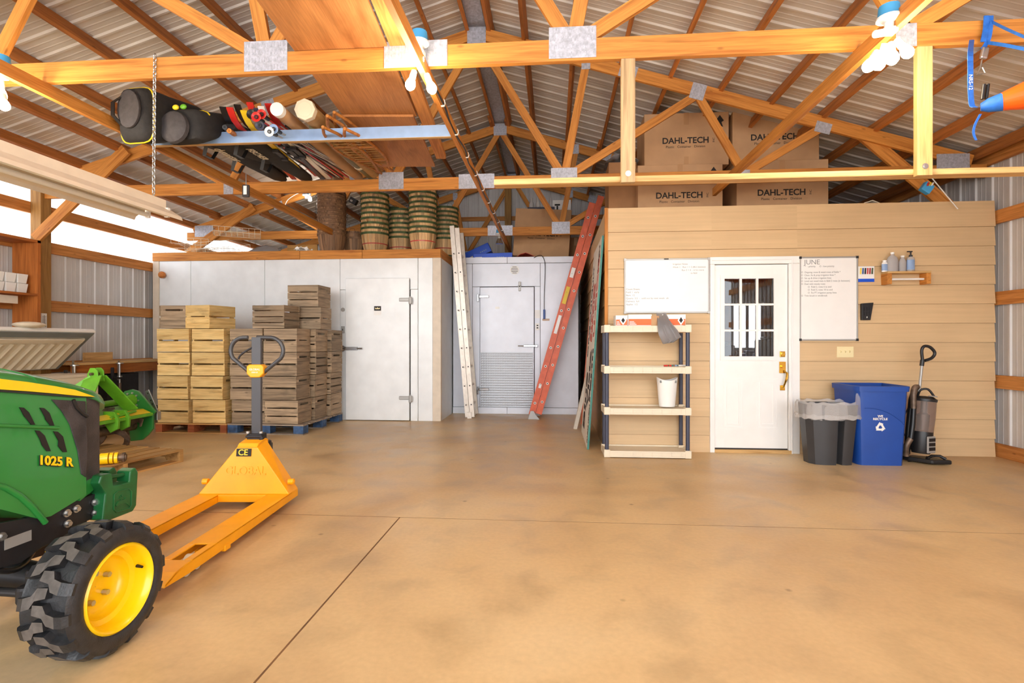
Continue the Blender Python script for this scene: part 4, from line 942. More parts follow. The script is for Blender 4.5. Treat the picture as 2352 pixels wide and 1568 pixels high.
a, b = cpx(1465, 1660, CYY); zm = PY(1560, 377, CYY).z; h1 = zm - OT
carton('carton', 'brown lettered carton at the lower left of the four on the office roof', ((a + b) / 2, CYY + .3, OT), b - a, .6, h1 - .002, tri=True)
a, b = cpx(1692, 1903, CYY); zm2 = PY(1800, 367, CYY).z; h2 = zm2 - OT
carton('carton', 'brown lettered carton at the lower right of the four on the office roof', ((a + b) / 2, CYY + .3, OT), b - a, .6, h2 - .002)
a, b = cpx(1480, 1674, CYY + .05); carton('carton', 'brown lettered carton at the upper left of the four on the office roof', ((a + b) / 2, CYY + .35, OT + h1), b - a, .6, PY(1580, 259, CYY + .05).z - OT - h1, tri=True)
a, b = cpx(1684, 1882, CYY + .03); carton('carton', 'brown lettered carton at the upper right of the four, with faint pencil marks', ((a + b) / 2, CYY + .33, OT + h2), b - a, .6, PY(1780, 253, CYY + .03).z - OT - h2, -1)
a, b = cpx(1574, 1654, 7.5); zt_ = PY(1610, 236, 7.5).z
carton('carton', 'blank carton peeking above the upper left carton on the office roof', ((a + b) / 2, 7.9, OT), b - a, .6, zt_ - OT, lettering=False, mat=CARD2)
a, b = cpx(1398, 1462, 6.95); carton('carton', 'narrow open carton with plastic bag at the left end of the office roof', ((a + b) / 2, 7.2, OT), b - a, .5, PY(1430, 372, 6.95).z - OT, lettering=False, mat=CARD2)
m = crumple(8, 8, .42, .45, lambda q, w: .02 + .12 * math.sin(PI * q) * rq[int(q * 8)][int(w * 8)])
single('plastic_bag', m, GREYBAG, 'crumpled grey plastic bag on the narrow open carton', 'bag', ((a + b) / 2, 7.2, PY(1430, 372, 6.95).z + .01), smooth=60, world=False)
p = PY(1975, 464, 6.5); m = crumple(8, 6, .34, .3, lambda q, w: .01 + .1 * math.sin(PI * q) * (.5 + .5 * rq[int(q * 8)][int(w * 6)]))
single('paper_sack', m, CREAM, 'folded cream paper sack on the office roof right of the cartons', 'sack', (p.x, 6.4, OT + .01), smooth=50, world=False)
# on the smaller cooler
CT = 2.652
a, b = PY(1178, 560, 9.3).x, PY(1308, 560, 9.3).x
h = .86; t = carton('carton', 'big lettered carton tipped back on the smaller cooler behind the third truss', ((a + b) / 2, 9.72, CT + .02), b - a, .7, h, -2, rx=0)
t.o.rotation_euler = (math.radians(-4), math.radians(3.5), math.radians(-2)); t.o.location.z = CT + .06
a, b = PY(1306, 560, 9.75).x, PY(1345, 560, 9.75).x; carton('carton', 'darker plain carton right of the big tipped carton', ((a + b) / 2 - .02, 10.1, CT), b - a, .6, .5, lettering=False, mat=CARD2)
p = PY(1240, 503, 9.75); t = T('bottle_carrier', 'grey carrier of four bottles behind the third truss, on the tipped carton', 'carrier', (p.x, 10.0, 3.585), group='carriers on the tipped carton')
p0 = V((PY(1243, 500, 9.9).x, 9.9, 3.59)); m = MB(); m.box(p0 + V((0, 0, .07)), (.5, .16, .14)); t.p('crate', m, SLATE, bevel=.006)
for k in range(4): m = MB(); m.lathe([(.045, .0), (.045, .2), (.02, .27), (.018, .32)], p0 + V((-.18 + k * .12, 0, .01)), 12); t.p('bottle', m, PANEL, smooth=40)
p0 = V((PY(1290, 500, 9.9).x, 9.95, 3.6)); m = MB(); m.box(p0 + V((0, 0, .13)), (.34, .2, .26)); t = T('white_box', 'white printed box beside the bottle carrier behind the third truss', 'box', p0); t.p('body', m, WHITE, bevel=.004)
m = MB()
for q in ((-.08, .17, .1, .03), (-.08, .1, .03, .1), (.06, .2, .03, .12), (.05, .05, .16, .04)): m.box(p0 + V((q[0], -.102, q[1])), (q[2], .004, q[3]))
t.p('print', m, INK)
def bluebox(label, c, w, d, h, R_, txt):
    t = T('blue_box', label, 'box', c, group='blue cartons on the smaller cooler'); t.o.rotation_euler = [math.radians(q) for q in R_]
    m = MB(); m.bx(-w / 2, w / 2, -d / 2, d / 2, 0, h); t.p('body', m, BLUEBOX, world=False, bevel=.004)
    m = MB(); m.bx(-w / 2 + .03, -w / 2 + .15, -d / 2 - .002, -d / 2, .01, .06); t.p('sticker', m, WHITE, world=False)
    m = MB()
    for k in range(4): m.bx(w * .1 + k * .035, w * .1 + k * .035 + .02, -d / 2 - .002, -d / 2, h * .3, h * .3 + .02)
    t.p('print', m, LBLUE, world=False)
bluebox('flat blue box lying level on the smaller cooler', (PY(1132, 585, 9.2).x, 9.35, CT), .68, .4, .12, (0, -1.5, 2), '')
bluebox('blue box propped at a slope beside the aluminium ladder', (PY(1098, 575, 9.45).x, 9.72, CT + .13), .5, .3, .17, (0, -24, 0), '')
m = crumple(8, 6, .36, .3, lambda q, w: .02 + .09 * math.sin(PI * q) * (.6 + .4 * rq[int(q * 8)][int(w * 6)])); p = PY(1208, 583, 9.2)
single('red_net_bag', m, REDINK, 'red mesh bag on the smaller cooler in front of the tipped carton', 'bag', (p.x, 9.22, CT + .004), smooth=50, world=False)

# ================= ladders
def ladder(label, foot, top, ys, n, mat, rw, rt, off, foots, feetmat):
    foot, top = V(foot), V(top); d = (top - foot).normalized(); s = d.cross(V((0, 1, 0))).normalized(); L = (top - foot).length
    t = T('extension_ladder', label, 'ladder', foot, group='leaning ladders')
    for k, o in enumerate(off):
        for y in ys:
            m = MB(); y_ = y + (.03 if k else 0) * (1 if y == ys[0] else -1)
            a = foot + s * o[0] + d * o[1] + V((0, y_ - foot.y, 0)); b = a + d * (o[2])
            m.beam(a, b, rt, rw, up=tuple(s)); m.beam(a + s * rw * .45 + V((0, .008, 0)), b + s * rw * .45 + V((0, .008, 0)), rt * 2, rw * .1, up=tuple(s)); m.beam(a - s * rw * .45 + V((0, .008, 0)), b - s * rw * .45 + V((0, .008, 0)), rt * 2, rw * .1, up=tuple(s))
            t.p('side_rail', m, mat)
        for q in range(int((o[2] - .1) / .305)):
            c = foot + s * o[0] + d * (o[1] + .2 + q * .305)
            m = MB(); m.cyl(c + V((0, ys[0] - foot.y - .012, 0)), c + V((0, ys[1] - foot.y + .012, 0)), .017, seg=10)
            m.m = 1
            for e in (-1, 1): m.cyl(c + V((0, (ys[0] if e < 0 else ys[1]) - foot.y + e * .006, 0)), c + V((0, (ys[0] if e < 0 else ys[1]) - foot.y + e * .0125, 0)), .011, seg=10)
            m.m = 2
            for e in (-1, 1): m.cyl(c + V((0, (ys[0] if e < 0 else ys[1]) - foot.y + e * .004, 0)), c + V((0, (ys[0] if e < 0 else ys[1]) - foot.y + e * .0115, 0)), .02 if mat == FIBER else .014, seg=12)
            m.fm = [0 if x == 0 else x for x in m.fm]
            t.p('rung', m, [ALU, INK, WHITE if mat == FIBER else DARK])
    for y in ys:
        m = MB(); c = foot + V((0, y - foot.y, 0)); c.z = 0
        m.box(c + d * .05, (.07, .06, .1), Matrix((s, V((0, 1, 0)), d)).transposed()) if feetmat == ALU else m.prism([(-.09, 0), (.09, 0), (.03, .07), (.0, .13), (-.05, .13)], -.03, .03, lambda a, b, q: c + V((a, q, b)))
        t.p('foot', m, feetmat)
    return t
ladder('pale aluminium extension ladder leaning on the large cooler corner', PY(1079, 962, 8.42) * 1, V((-1.60, 8.42, 3.1)), (8.42, 8.82), 9, ALU, .072, .018, ((-.045, .03, 3.05), (.04, .03, 3.1)), 1, ALU)
ft = PY(1226, 964, 8.42); ft.z = 0
tp = PY(1374, 446, 8.42)
t = ladder('orange fibreglass extension ladder leaning on the office corner', ft, tp, (8.42, 8.84), 11, FIBER, .098, .02, ((-.052, .10, 3.58), (.052, .05, 3.5)), 1, SILVER)
d = (tp - ft).normalized(); s = d.cross(V((0, 1, 0))).normalized(); R_ = Matrix((s, V((0, 1, 0)), d)).transposed()
for q, mt, w, h in ((2.35, WHITE, .06, .16), (1.98, YELLOW, .06, .28), (1.5, WHITE, .05, .3), (.48, WHITE, .04, .06)):
    m = MB(); m.box(ft + s * .048 + d * (q + .05) + V((0, -.0115, 0)), (w, .002, h), R_); t.p('sticker', m, mt)

# ================= painted sign and trim boards leaning on the office side
SB, ST = V((.38, 0, 0)), V((.55, 0, 2.43)); sy0, sy1 = 6.08, 7.32
t = T('painted_sign', 'tall white painted farm sign with teal edge leaning on the office side wall', 'sign', (.38, sy0, 0)); ds = (ST - SB).normalized(); ns = V((-ds.z, 0, ds.x))
P3 = lambda y, q, o: V((SB.x, y, 0)) + ds * q + ns * o
m = MB(); vs = [P3(y, q, o) for y in (sy0, sy1) for q in (0, 2.44) for o in (-.02, 0)]; m.add(vs, [(0, 1, 3, 2), (4, 6, 7, 5), (0, 4, 5, 1), (2, 3, 7, 6), (0, 2, 6, 4), (1, 5, 7, 3)]); t.p('panel', m, SIGNW)
m = MB(); vs = [P3(y, q, o) for y in (sy0 - .004, sy0) for q in (0, 2.44) for o in (-.021, .001)]; m.add(vs, [(0, 1, 3, 2), (4, 6, 7, 5), (0, 4, 5, 1), (2, 3, 7, 6), (0, 2, 6, 4), (1, 5, 7, 3)]); t.p('edge', m, TEAL)
M3 = Matrix((ds, V((0, 1, 0)), ns)).transposed()   # text runs up the board; its up is away from the camera
def sign(s, y, q, size, mat, sx=1, off=.004):
    o = text('lettering', s, size, mat, t.o, (0, 0, 0), (0, 0, 0), .001, 'LEFT', off=off); o.rotation_euler = M3.to_euler(); o.scale = (sx, 1, 1); o.location = P3(y, q, .002) - t.loc
sign('Blue', 6.92, .10, .42, INK, 1, .012); sign('Vista', 6.55, .42, .36, INK, 1, .012); sign('Farm', 6.24, .52, .28, INK, 1.1, .012); sign('FARM FRESH', 6.16, .06, .1, INK, .8)
sign('ORGANIC', 7.1, 1.02, .2, INK); sign('STRAW', 6.82, 1.24, .2, REDINK, 1.1, .008); sign('BERRIES', 6.6, 1.22, .2, REDINK, 1.05, .008); sign('U-PICK', 6.28, 1.28, .26, REDINK, 1.15, .01); sign('OPEN', 6.3, 2.06, .12, INK); sign('JULY', 7.05, 1.9, .16, INK)
m = MB(); a = PZ(1322, 975, .0); a = V((.30, 7.5, 0)); b = V((.56, 7.55, 1.1)); m.beam(a, b, .03, .05)
single('white_trim_board', m, SIGNW, 'narrow white trim board leaning behind the painted sign', 'board', a)
for k, (y, z, w, mt) in enumerate(((8.0, 1.9, .09, FIBER), (7.75, 1.75, .07, W_CHORD))):
    m = MB(); m.beam((.42, y, .0), (.57, y, z), w, .03, up=(1, 0, 0)); single('leaning_board', m, mt, '%s board leaning against the office side wall' % ('orange painted' if k == 0 else 'bare wooden'), 'board', (.42, y, 0), group='boards leaning on the office side')
# ================= pallets and crates
def pallet(label, loc, rz, L, W, H, deck, string_, nb=7, under=None, sw=.04, blocks=False):
    """L along local y (deck boards run across x), W along x"""
    t = T('pallet', label, 'pallet', loc, rz, group='wooden pallets on the floor')
    m = MB(); bw = L / nb * .78
    for k in range(nb): y = -L / 2 + bw / 2 + (L - bw) * k / (nb - 1); m.bx(-W / 2, W / 2, y - bw / 2, y + bw / 2, H - .018, H)
    t.p('top_deck', m, deck, world=False)
    m = MB()
    for k in (0, 1, 2): y = -L / 2 + bw / 2 + (L - bw) * k / 2; m.bx(-W / 2, W / 2, y - bw / 2, y + bw / 2, 0, .016)
    t.p('bottom_deck', m, under or deck, world=False)
    for k in (-1, 0, 1):
        x = k * (W / 2 - sw / 2)
        if blocks:
            for j in (-1, 0, 1): m = MB(); m.box((k * (W / 2 - .07), j * (L / 2 - .07), H / 2 - .001), (.14, .14, H - .036)); t.p('block', m, string_, world=False, bevel=.004)
        else:
            m = MB(); a = -L / 2; pf = [(a, .016), (-L * .33, .016), (-L * .31, .05), (-L * .12, .05), (-L * .1, .016), (L * .1, .016), (L * .12, .05), (L * .31, .05), (L * .33, .016), (L / 2, .016), (L / 2, H - .018), (a, H - .018)]
            m.prism(pf, x - sw / 2, x + sw / 2, lambda p, q, d_: V((d_, p, q))); t.p('stringer', m, string_, world=False)
    return t
pallet('old red-brown pallet under the yellow crates', (-4.84, 7.32, 0), 0, 1.2, 1.0, .137, W_PALLET, W_PAL_RED, sw=.09)
pallet('blue block pallet under the grey crates', (-3.79, 7.33, 0), -1.5, 1.22, 1.06, .137, W_PAL_GREY, W_PAL_BLUE, blocks=True)
a = PZ(421, 1031, .13); a2 = PZ(231, 1073, .13); dr_ = (a - a2); ang = math.degrees(math.atan2(dr_.x, dr_.y))
pallet('bare yellowish pallet on the floor in front of the tiller, holding a shaft joint', (a + Matrix.Rotation(math.radians(-ang), 3, 'Z') @ V((-.52, -.6, 0))) * 1 - V((0, 0, .13)), -ang + 90, 1.04, 1.2, .13, W_PALLET, W_PALLET, nb=7)
CL, CW, CHH = .455, .39, .314
def make_crate(mat, rows, end, seed):
    random.seed(seed); o = bpy.data.objects.new('apple_crate', None); COL.objects.link(o)
    gap = .018 if rows == 2 else .012; sh = (CHH - .004 - gap * (rows - 1)) / rows
    for y in (-1, 1):
        m = MB()
        for k in range(rows): z = k * (sh + gap); m.box((random.uniform(-.003, .003), y * (CW / 2 - .006), .002 + z + sh / 2), (CL, .011, sh - random.uniform(0, .006)))
        for x in (-1, 1):
            for z in (.03, CHH - .03): m.box((x * (CL / 2 - .02), y * (CW / 2 + .0005), z), (.004, .004, .004))
        build('slatted_side', m, mat, o)
    for x in (-1, 1):
        m = MB(); ee = CL / 2 - .013; zz = [0, .1, .118, .215, .233, .31] if end == 3 else ([0, .15, .165, .31] if end == 2 else [0, .235, .262, .31])
        for q in range(0, len(zz), 2): m.box((x * ee, 0, .002 + (zz[q] + zz[q + 1]) / 2), (.02, CW - .024, zz[q + 1] - zz[q]))
        if end != 3: m.box((x * ee, -CW / 2 + .045, CHH / 2), (.017, .065, CHH - .006)); m.box((x * ee, CW / 2 - .045, CHH / 2), (.017, .065, CHH - .006))
        build('end_panel', m, mat, o)
    m = MB()
    for k in range(4): m.box((0, -CW / 2 + .06 + k * (CW - .12) / 3, .008), (CL - .05, .08, .01))
    build('bottom', m, mat, o); return o
protos = [make_crate(W_CRATE_Y, 2, 1, 1), make_crate(W_CRATE_Y, 2, 2, 2), make_crate(W_CRATE_G, 2, 1, 3), make_crate(W_CRATE_G, 2, 2, 4), make_crate(W_CRATE_G, 4, 3, 5), make_crate(W_CRATE_G, 3, 1, 6)]
used = set(); random.seed(11)
def crate(k, x, y, z, rz, label, group):
    o = protos[k] if k not in used else copy_tree(protos[k]); used.add(k)
    o.location = (x, y, z); o.rotation_euler = (0, 0, math.radians(rz)); tag(o, label, 'crate', group)
LV = ['bottom', 'second', 'third', 'top']
zc = lambda k: .139 + k * (CHH + .003)
for c, (x, nm) in enumerate(((-5.09, 'left'), (-4.60, 'right'))):
    for k in range(4):
        crate((k + c) % 2, x + (.0, -.02, .005, 0)[k] + (.01 if k < 2 else 0), 6.72 + CW / 2 + random.uniform(-.012, .012), zc(k), random.uniform(-1.6, 1.2) - (3 if k < 2 and c == 0 else 0), '%s yellow crate of the %s front column on the red pallet' % (LV[k], nm), 'yellow wooden crates')
for c, (x, nm) in enumerate(((-4.075, 'left'), (-3.61, 'right'))):
    for k in range(4):
        crate((2, 3, 3, 2)[k] if c == 0 else (5, 2, 2, 3)[k], x + (.02 if k == 0 else 0), 6.74 + CW / 2 + random.uniform(-.008, .008), zc(k), random.uniform(-1, 1), '%s grey crate of the %s front column behind the pallet jack' % (LV[k], nm), 'grey weathered crates')
for r_, (y, xo, nm) in enumerate(((7.345, .06, 'middle'), (7.745, .12, 'rear'))):
    for k in range(4): crate((2, 3, 4, 5)[(k + r_) % 4], -3.61 + xo + random.uniform(-.01, .01), y, zc(k), random.uniform(-1, 1), '%s grey crate of the %s column nearest the cooler door' % (LV[k], nm), 'grey weathered crates')
zt4 = zc(4)
crate(2, -5.14, 7.0, zt4, 95, 'grey crate on top of the yellow stack, at its left corner', 'grey weathered crates')
crate(1, -4.72, 6.96, zt4, 80, 'light yellow crate on top of the yellow stack, turned endwise', 'yellow wooden crates')
crate(4, -3.80, 7.0, zt4, -3, 'four slat grey crate on top of the grey stack, in front', 'grey weathered crates')
crate(3, -3.53, 7.46, zt4, 2, 'grey crate behind the four slat one, under the highest crate', 'grey weathered crates')
crate(5, -3.55, 7.46, zt4 + CHH + .003, -2, 'highest grey crate, topmost of the whole stack', 'grey weathered crates')
# ================= plastic shelving with its things
SY = 5.655; sx0_, sx1_ = PY(1388, 900, SY).x, PY(1588, 900, SY).x; SB_ = 6.015
t = T('plastic_shelving', 'grey plastic shelving unit with dark posts below the wide whiteboard', 'shelf', ((sx0_ + sx1_) / 2, SY, 0))
tops = [.075, .525, .96, 1.395]
for z in tops:
    m = MB(); m.bx(sx0_ + .01, sx1_ - .01, SY + .012, SB_ - .012, z - .03, z - .012)
    for a in ((sx0_, sx1_, SY, SY + .014), (sx0_, sx1_, SB_ - .014, SB_), (sx0_, sx0_ + .014, SY, SB_), (sx1_ - .014, sx1_, SY, SB_)): m.bx(a[0], a[1], a[2], a[3], z - .066, z)
    for q in range(8): x = sx0_ + .1 + q * (sx1_ - sx0_ - .2) / 7; m.bx(x - .003, x + .003, SY - .003, SY, z - .06, z - .008)
    for q in range(2): m.bx(sx0_ + .06, sx1_ - .06, SY - .003, SY, z - .05 + q * .034, z - .046 + q * .034)
    s_ = t.p('shelf', m, CREAM)
    for x in (sx0_ + .03, sx1_ - .03):
        for y in (SY + .03, SB_ - .03): m = MB(); m.box((x, y, z - .03), (.066, .066, .082)); t.p('corner_socket', m, CREAM, bevel=.006, parent=s_)
for x in (sx0_ + .03, sx1_ - .03):
    for y in (SY + .03, SB_ - .03): m = MB(); m.cyl((x, y, .05), (x, y, 1.37), .0215, seg=18); t.p('post', m, SLATE, smooth=40)
px_ = lambda u, Y=SY + .1: PY(u, 740, Y).x
def pbox(label, u0, u1, v0, y, d, arrow):
    a, b = px_(u0, y), px_(u1, y); z = 1.397; h = PY(u0, v0, y).z - z
    t = T('garbage_bag_box', label, 'box', ((a + b) / 2, y, z), group='orange and white boxes on the shelving')
    m = MB(); m.bx(a, b, y, y + d, z, z + h); t.p('body', m, WHITE, bevel=.003)
    m = MB(); m.bx(a + .004, b - .004, y - .002, y, z + .006, z + h * .6); t.p('orange_band', m, ORANGE)
    if arrow:
        m = MB(); cx_ = b - .05; m.prism([(0, 0), (.035, .05), (0, h * .85), (-.035, .05)], y - .004, y - .002, lambda p, q, d_: V((cx_ + p, d_, z + .006 + q))); t.p('emblem', m, WHITE)
        m = MB(); m.prism([(0, .02), (.02, .05), (0, h * .7), (-.02, .05)], y - .005, y - .003, lambda p, q, d_: V((cx_ + p, d_, z + .008 + q))); t.p('emblem', m, INK)
    m = MB()
    for q in range(3): m.bx(a + .012, a + .012 + (b - a) * (.3 - .05 * q), y - .004, y - .002, z + .012 + q * .014, z + .018 + q * .014)
    t.p('print', m, WHITE)
pbox('short orange and white box at the left end of the top shelf', 1414, 1442, 724, SY + .07, .2, True)
pbox('long orange and white box, middle of the top shelf', 1443, 1497, 722, SY + .06, .16, False)
pbox('orange and white box with black emblem, right end of the top shelf', 1519, 1575, 722, SY + .09, .16, True)
m = MB(); a, b = px_(1494), px_(1512); m.bx(a, b, SY + .055, SY + .2, 1.397, 1.50); single('cardboard_flap', m, CARD, 'small piece of cardboard between the boxes on the top shelf', 'cardboard', ((a + b) / 2, SY + .1, 1.397))
t = T('grey_bag', 'shiny grey plastic bag draped over the top shelf edge', 'bag', (px_(1535), SY, 1.1))
rs = []
for (u0, v0), (u1, v1), yy_ in (((1508, 719), (1530, 718), .10), ((1510, 738), (1537, 735), .03), ((1511, 748), (1545, 744), -.03), ((1513, 768), (1556, 758), -.045), ((1522, 788), (1565, 774), -.04), ((1524, 790), (1548, 786), -.03)):
    A, B = PY(u0, v0, SY + yy_), PY(u1, v1, SY + yy_); row = []
    for q in range(9): row.append(A.lerp(B, q / 8) + V((0, -.012 * math.sin(q * 2.3 + yy_ * 60), 0)))
    for q in range(8, -1, -1): row.append(A.lerp(B, q / 8) + V((0, .012 + .008 * math.sin(q * 1.7), 0)))
    rs.append(row)
m = MB(); m.loft(rs); t.p('bag', m, GREYBAG, smooth=60)
for k, (u, mt, lb) in enumerate(((1534, RED, 'red marker'), (1543, GREEN, 'dark green marker'), (1552, TEAL, 'teal marker'), (1560, LBLUE, 'pale blue marker'), (1569, WHITE, 'white marker'))):
    x = px_(u, SY + .12); t = T('marker_pen', '%s lying on the second shelf of the shelving' % lb, 'marker', (x, SY + .1, .962 + .0), group='markers on the second shelf')
    m = MB(); m.cyl((x - .05, SY + .08 + .01 * k, .972), (x + .03, SY + .10 + .012 * k, .972), .009); t.p('barrel', m, mt, smooth=40); m = MB(); m.cyl((x + .03, SY + .10 + .012 * k, .972), (x + .062, SY + .108 + .012 * k, .972), .0085); t.p('cap', m, mt, smooth=40)
x = px_(1532, SY + .18); y = SY + .18
t = T('wastebasket', 'white oval wastebasket with handle holes on the third shelf', 'wastebasket', (x, y, .527)); R_ = Matrix.Diagonal((1, .75, 1))
n = 36; rs = []
for r, z, o in ((.082, 0, 0), (.085, .006, 0), (.112, .30, 1), (.107, .30, 1), (.079, .012, 0)):
    rs.append([R_ @ V((r * math.cos(2 * PI * k / n), r * math.sin(2 * PI * k / n), z + o * (.018 * math.cos(4 * PI * k / n)))) + V((x, y, .528)) for k in range(n)])
m = MB(); m.loft(rs); t.p('body', m, WHITE, smooth=50)
for sg in (-1, 1): m = MB(); m.prism([(-.028, -.012), (.028, -.012), (.034, 0), (.028, .014), (-.028, .014), (-.034, 0)], 0, .004, lambda a, b, d_: V((x + sg * (.070 + a * .55), y - .0655 - d_ + abs(a) * .0 + .006, .528 + .27 + b))); t.p('handle_hole', m, GREYINK)
# ================= bins
def bin_loft(mb, x, y, outline, h, tp, z0=0, t_=.006):
    """outline at the rim, list of (a, b); tapers by TP towards the floor"""
    S = lambda k, z: [V((x + a * k, y + b * k, z)) for a, b in outline]
    mb.loft([S(tp, z0), S(1, h), S(1 - t_ * 3, h), S(tp - t_ * 3, z0 + .02)])
bxc = PY(1913, 1000, 5.5).x; byc = 5.62
ol = [(-.255, .06), (-.25, -.06), (-.2, -.13), (-.12, -.165), (-.02, -.17), (.03, -.165), (.045, -.08), (.085, -.075), (.105, -.16), (.16, -.165), (.23, -.14), (.255, -.06), (.255, .1), (.22, .16), (-.2, .16)]
t = T('waste_bin', 'dark grey fluted waste bin with a clear plastic liner', 'bin', (bxc, byc, 0))
m = MB(); bin_loft(m, bxc, byc, ol, .60, .80); t.p('body', m, paint('dark_bin', srgb(56, 56, 58), .4, var=.05), smooth=25)
t.o.scale = (1, 1, 1)
random.seed(5); n = 60; rs = []
cs = [(1.02 * .262, .60 - .03), (1.07 * .262, .50), (1.1 * .262, .46), (1.085 * .262, .49), (1.06 * .262, .6), (1.0 * .262, .625), (.93 * .262, .60), (.9 * .262, .45)]
for i, (r, z) in enumerate(cs):
    rg = []
    for k in range(n):
        a = 2 * PI * k / n; w = .62 + .06 * math.sin(3 * a); rr = r * (1 + .02 * math.sin(k * 1.9 + i) + random.uniform(-.012, .012))
        up = .10 * math.exp(-((a - 5.9) / .25) ** 2) if i in (4, 5, 6) else 0
        rg.append(V((bxc + rr * math.copysign(abs(math.cos(a)) ** .7, math.cos(a)), byc - .004 + rr * .68 * math.copysign(abs(math.sin(a)) ** .6, math.sin(a)), z + .008 * math.sin(k * 1.3 + i * 2) + up)))
    rs.append(rg)
m = MB(); m.loft(rs[1:], caps=False); t.p('liner', m, PLASTIC_BAG, smooth=60)
bxc = PY(2026, 1000, 5.5).x; byc = 5.70; w2, d2 = .245, .22
ol = [(-w2 + .06, -d2), (w2 - .03, -d2), (w2, -d2 + .03), (w2, d2), (-w2, d2), (-w2, -d2 + .07), (-w2 + .012, -d2 + .03), (-w2 + .032, -d2 + .008)]
t = T('recycling_bin', 'big blue recycling bin with white arrows beside the vacuum', 'bin', (bxc, byc, 0))
m = MB(); bin_loft(m, bxc, byc, ol, .775, .86); t.p('body', m, BLUE, smooth=30)
m = MB(); o2 = [(a * 1.05, b * 1.05) for a, b in ol]
S = lambda k, z: [V((bxc + a * k, byc + b * k, z)) for a, b in o2]
m.loft([S(.985, .745), S(1.0, .735), S(1.01, .785), S(.955, .79), S(.94, .77)], caps=False); t.p('rim', m, BLUE, smooth=30)
fy = lambda z: byc - d2 * (.86 + .14 * z / .775) - .004
tilt = math.degrees(math.atan(d2 * .14 / .775))
m = MB(); pts = [V((bxc - .17 + .375 * q / 12, fy(.57 - .14 * (q / 12) ** 2.2) + .003, .57 - .16 * (q / 12) ** 2.4)) for q in range(13)]; m.tube(pts, .003, 5); t.p('molded_line', m, BLUE)
xm_ = PY(2023, 970, 5.48).x; zR = PY(2023, 981, 5.48).z
for s_, z, sz in (('WE', PY(2023, 956, 5.48).z, .03), ('RECYCLE', PY(2023, 962.5, 5.48).z, .03)): text('lettering', s_, sz, WHITE, t.o, V((xm_, fy(z) - .001, z)) - t.loc, (90 + tilt, 0, 0), .0006, off=.001, sx=1.1)
tri = [(.066 * math.cos(math.radians(90 + 120 * k)), .066 * math.sin(math.radians(90 + 120 * k))) for k in range(3)]
for k in range(3):
    m = MB(); A, B = V(tri[k] + (0,)), V(tri[(k + 1) % 3] + (0,)); d = (B - A); Ls = d.length; d.normalize(); nv = V((-d.y, d.x, 0))
    if nv.dot(A) > 0: nv = -nv   # towards the middle
    P_ = lambda q, o: (A + d * Ls * q + nv * o)[:2]
    for pl in ([P_(.14, 0), P_(.62, 0), P_(.62, .019), P_(.25, .019)], [P_(.62, -.009), P_(.84, .0095), P_(.62, .028)]):
        m.prism(pl, 0, .002, lambda a, b, d_: V((xm_ + a, fy(zR) - .003 - d_ - b * math.tan(math.radians(tilt)), zR + b)))
    t.p('recycling_arrow', m, WHITE)
# ================= vacuum
vx = PY(2132, 1000, 5.6).x; vy = 5.66
t = T('upright_vacuum', 'black upright vacuum with a clear dust canister right of the blue bin', 'vacuum', (vx, vy, 0))
m = MB(); m.prism([(-.17, .12), (-.13, .03), (.0, -.12), (.185, -.12), (.185, -.045), (.1, .05), (-.02, .14)], .012, .055, lambda a, b, d_: V((vx + a, vy + b, d_))); t.p('floor_head', m, BLACK, bevel=.012)
m = MB(); m.tube([V((vx - .02, vy - .07, .06)), V((vx + .04, vy - .05, .085)), V((vx + .11, vy - .06, .085)), V((vx + .15, vy - .085, .06))], .014, 8); t.p('head_bumper', m, BLACK, smooth=60)
for sg in (-.12, .06): m = MB(); m.cyl((vx + sg, vy + .05, .03), (vx + sg + .025, vy + .05, .03), .03); t.p('wheel', m, DARK, smooth=40)
B0, B1 = V((vx - .03, vy, .13)), V((vx + .025, vy + .03, .67)); ax = (B1 - B0).normalized(); R_ = ax.to_track_quat('Z', 'Y').to_matrix()
at = lambda q: B0 + ax * q
m = MB(); m.lathe([(.001, -.03), (.075, -.03), (.085, .0), (.092, .14), (.092, .19), (.001, .19)], B0, 24, R_); t.p('motor_housing', m, BLACK, smooth=40)
m = MB(); m.lathe([(.092, .19), (.1, .33), (.102, .5), (.098, .5), (.096, .33), (.088, .19)], B0, 28, R_); t.p('dust_canister', m, BINCLEAR, smooth=40)
m = MB(); m.lathe([(.001, .2), (.05, .2), (.055, .36), (.03, .38), (.028, .5)], B0, 20, R_); t.p('cyclone', m, SILVER, smooth=40)
m = MB(); m.lathe([(.106, .495), (.108, .52), (.07, .545), (.001, .55)], B0, 28, R_); lid = t.p('canister_lid', m, BLACK, smooth=40)
m = MB(); c = at(.548); m.tube(smooth([c + V((-.05, .03, -.01)), c + V((-.04, -.0, .06)), c + V((.02, -.02, .07)), c + V((.07, -.03, .0))]), .011, 8); t.p('carry_handle', m, BLACK, smooth=60, parent=lid)
m = MB(); m.lathe([(.001, .012), (.035, .01), (.04, 0)], at(.54) + V((.045, -.05, .005)), 18, R_); t.p('release_button', m, SILVER, smooth=40, parent=lid)
m = MB(); c = at(.07) + V((.035, -.085, 0)); m.box(c, (.1, .02, .17), rot('Z', 18)); sp = t.p('vent_panel', m, SILVER, bevel=.012)
for q in range(3): m = MB(); m.box(c + V((.004, -.012, .05 - q * .045)), (.075, .006, .032), rot('Z', 18)); t.p('vent', m, BLACK, parent=sp)
m = MB(); m.tube([at(-.05) + V((-.1, .05, 0)), at(.2) + V((-.1, .05, 0)), at(.5) + V((-.09, .05, 0)), at(.62) + V((-.07, .045, 0))], .028, 12); t.p('spine', m, BLACK, smooth=60)
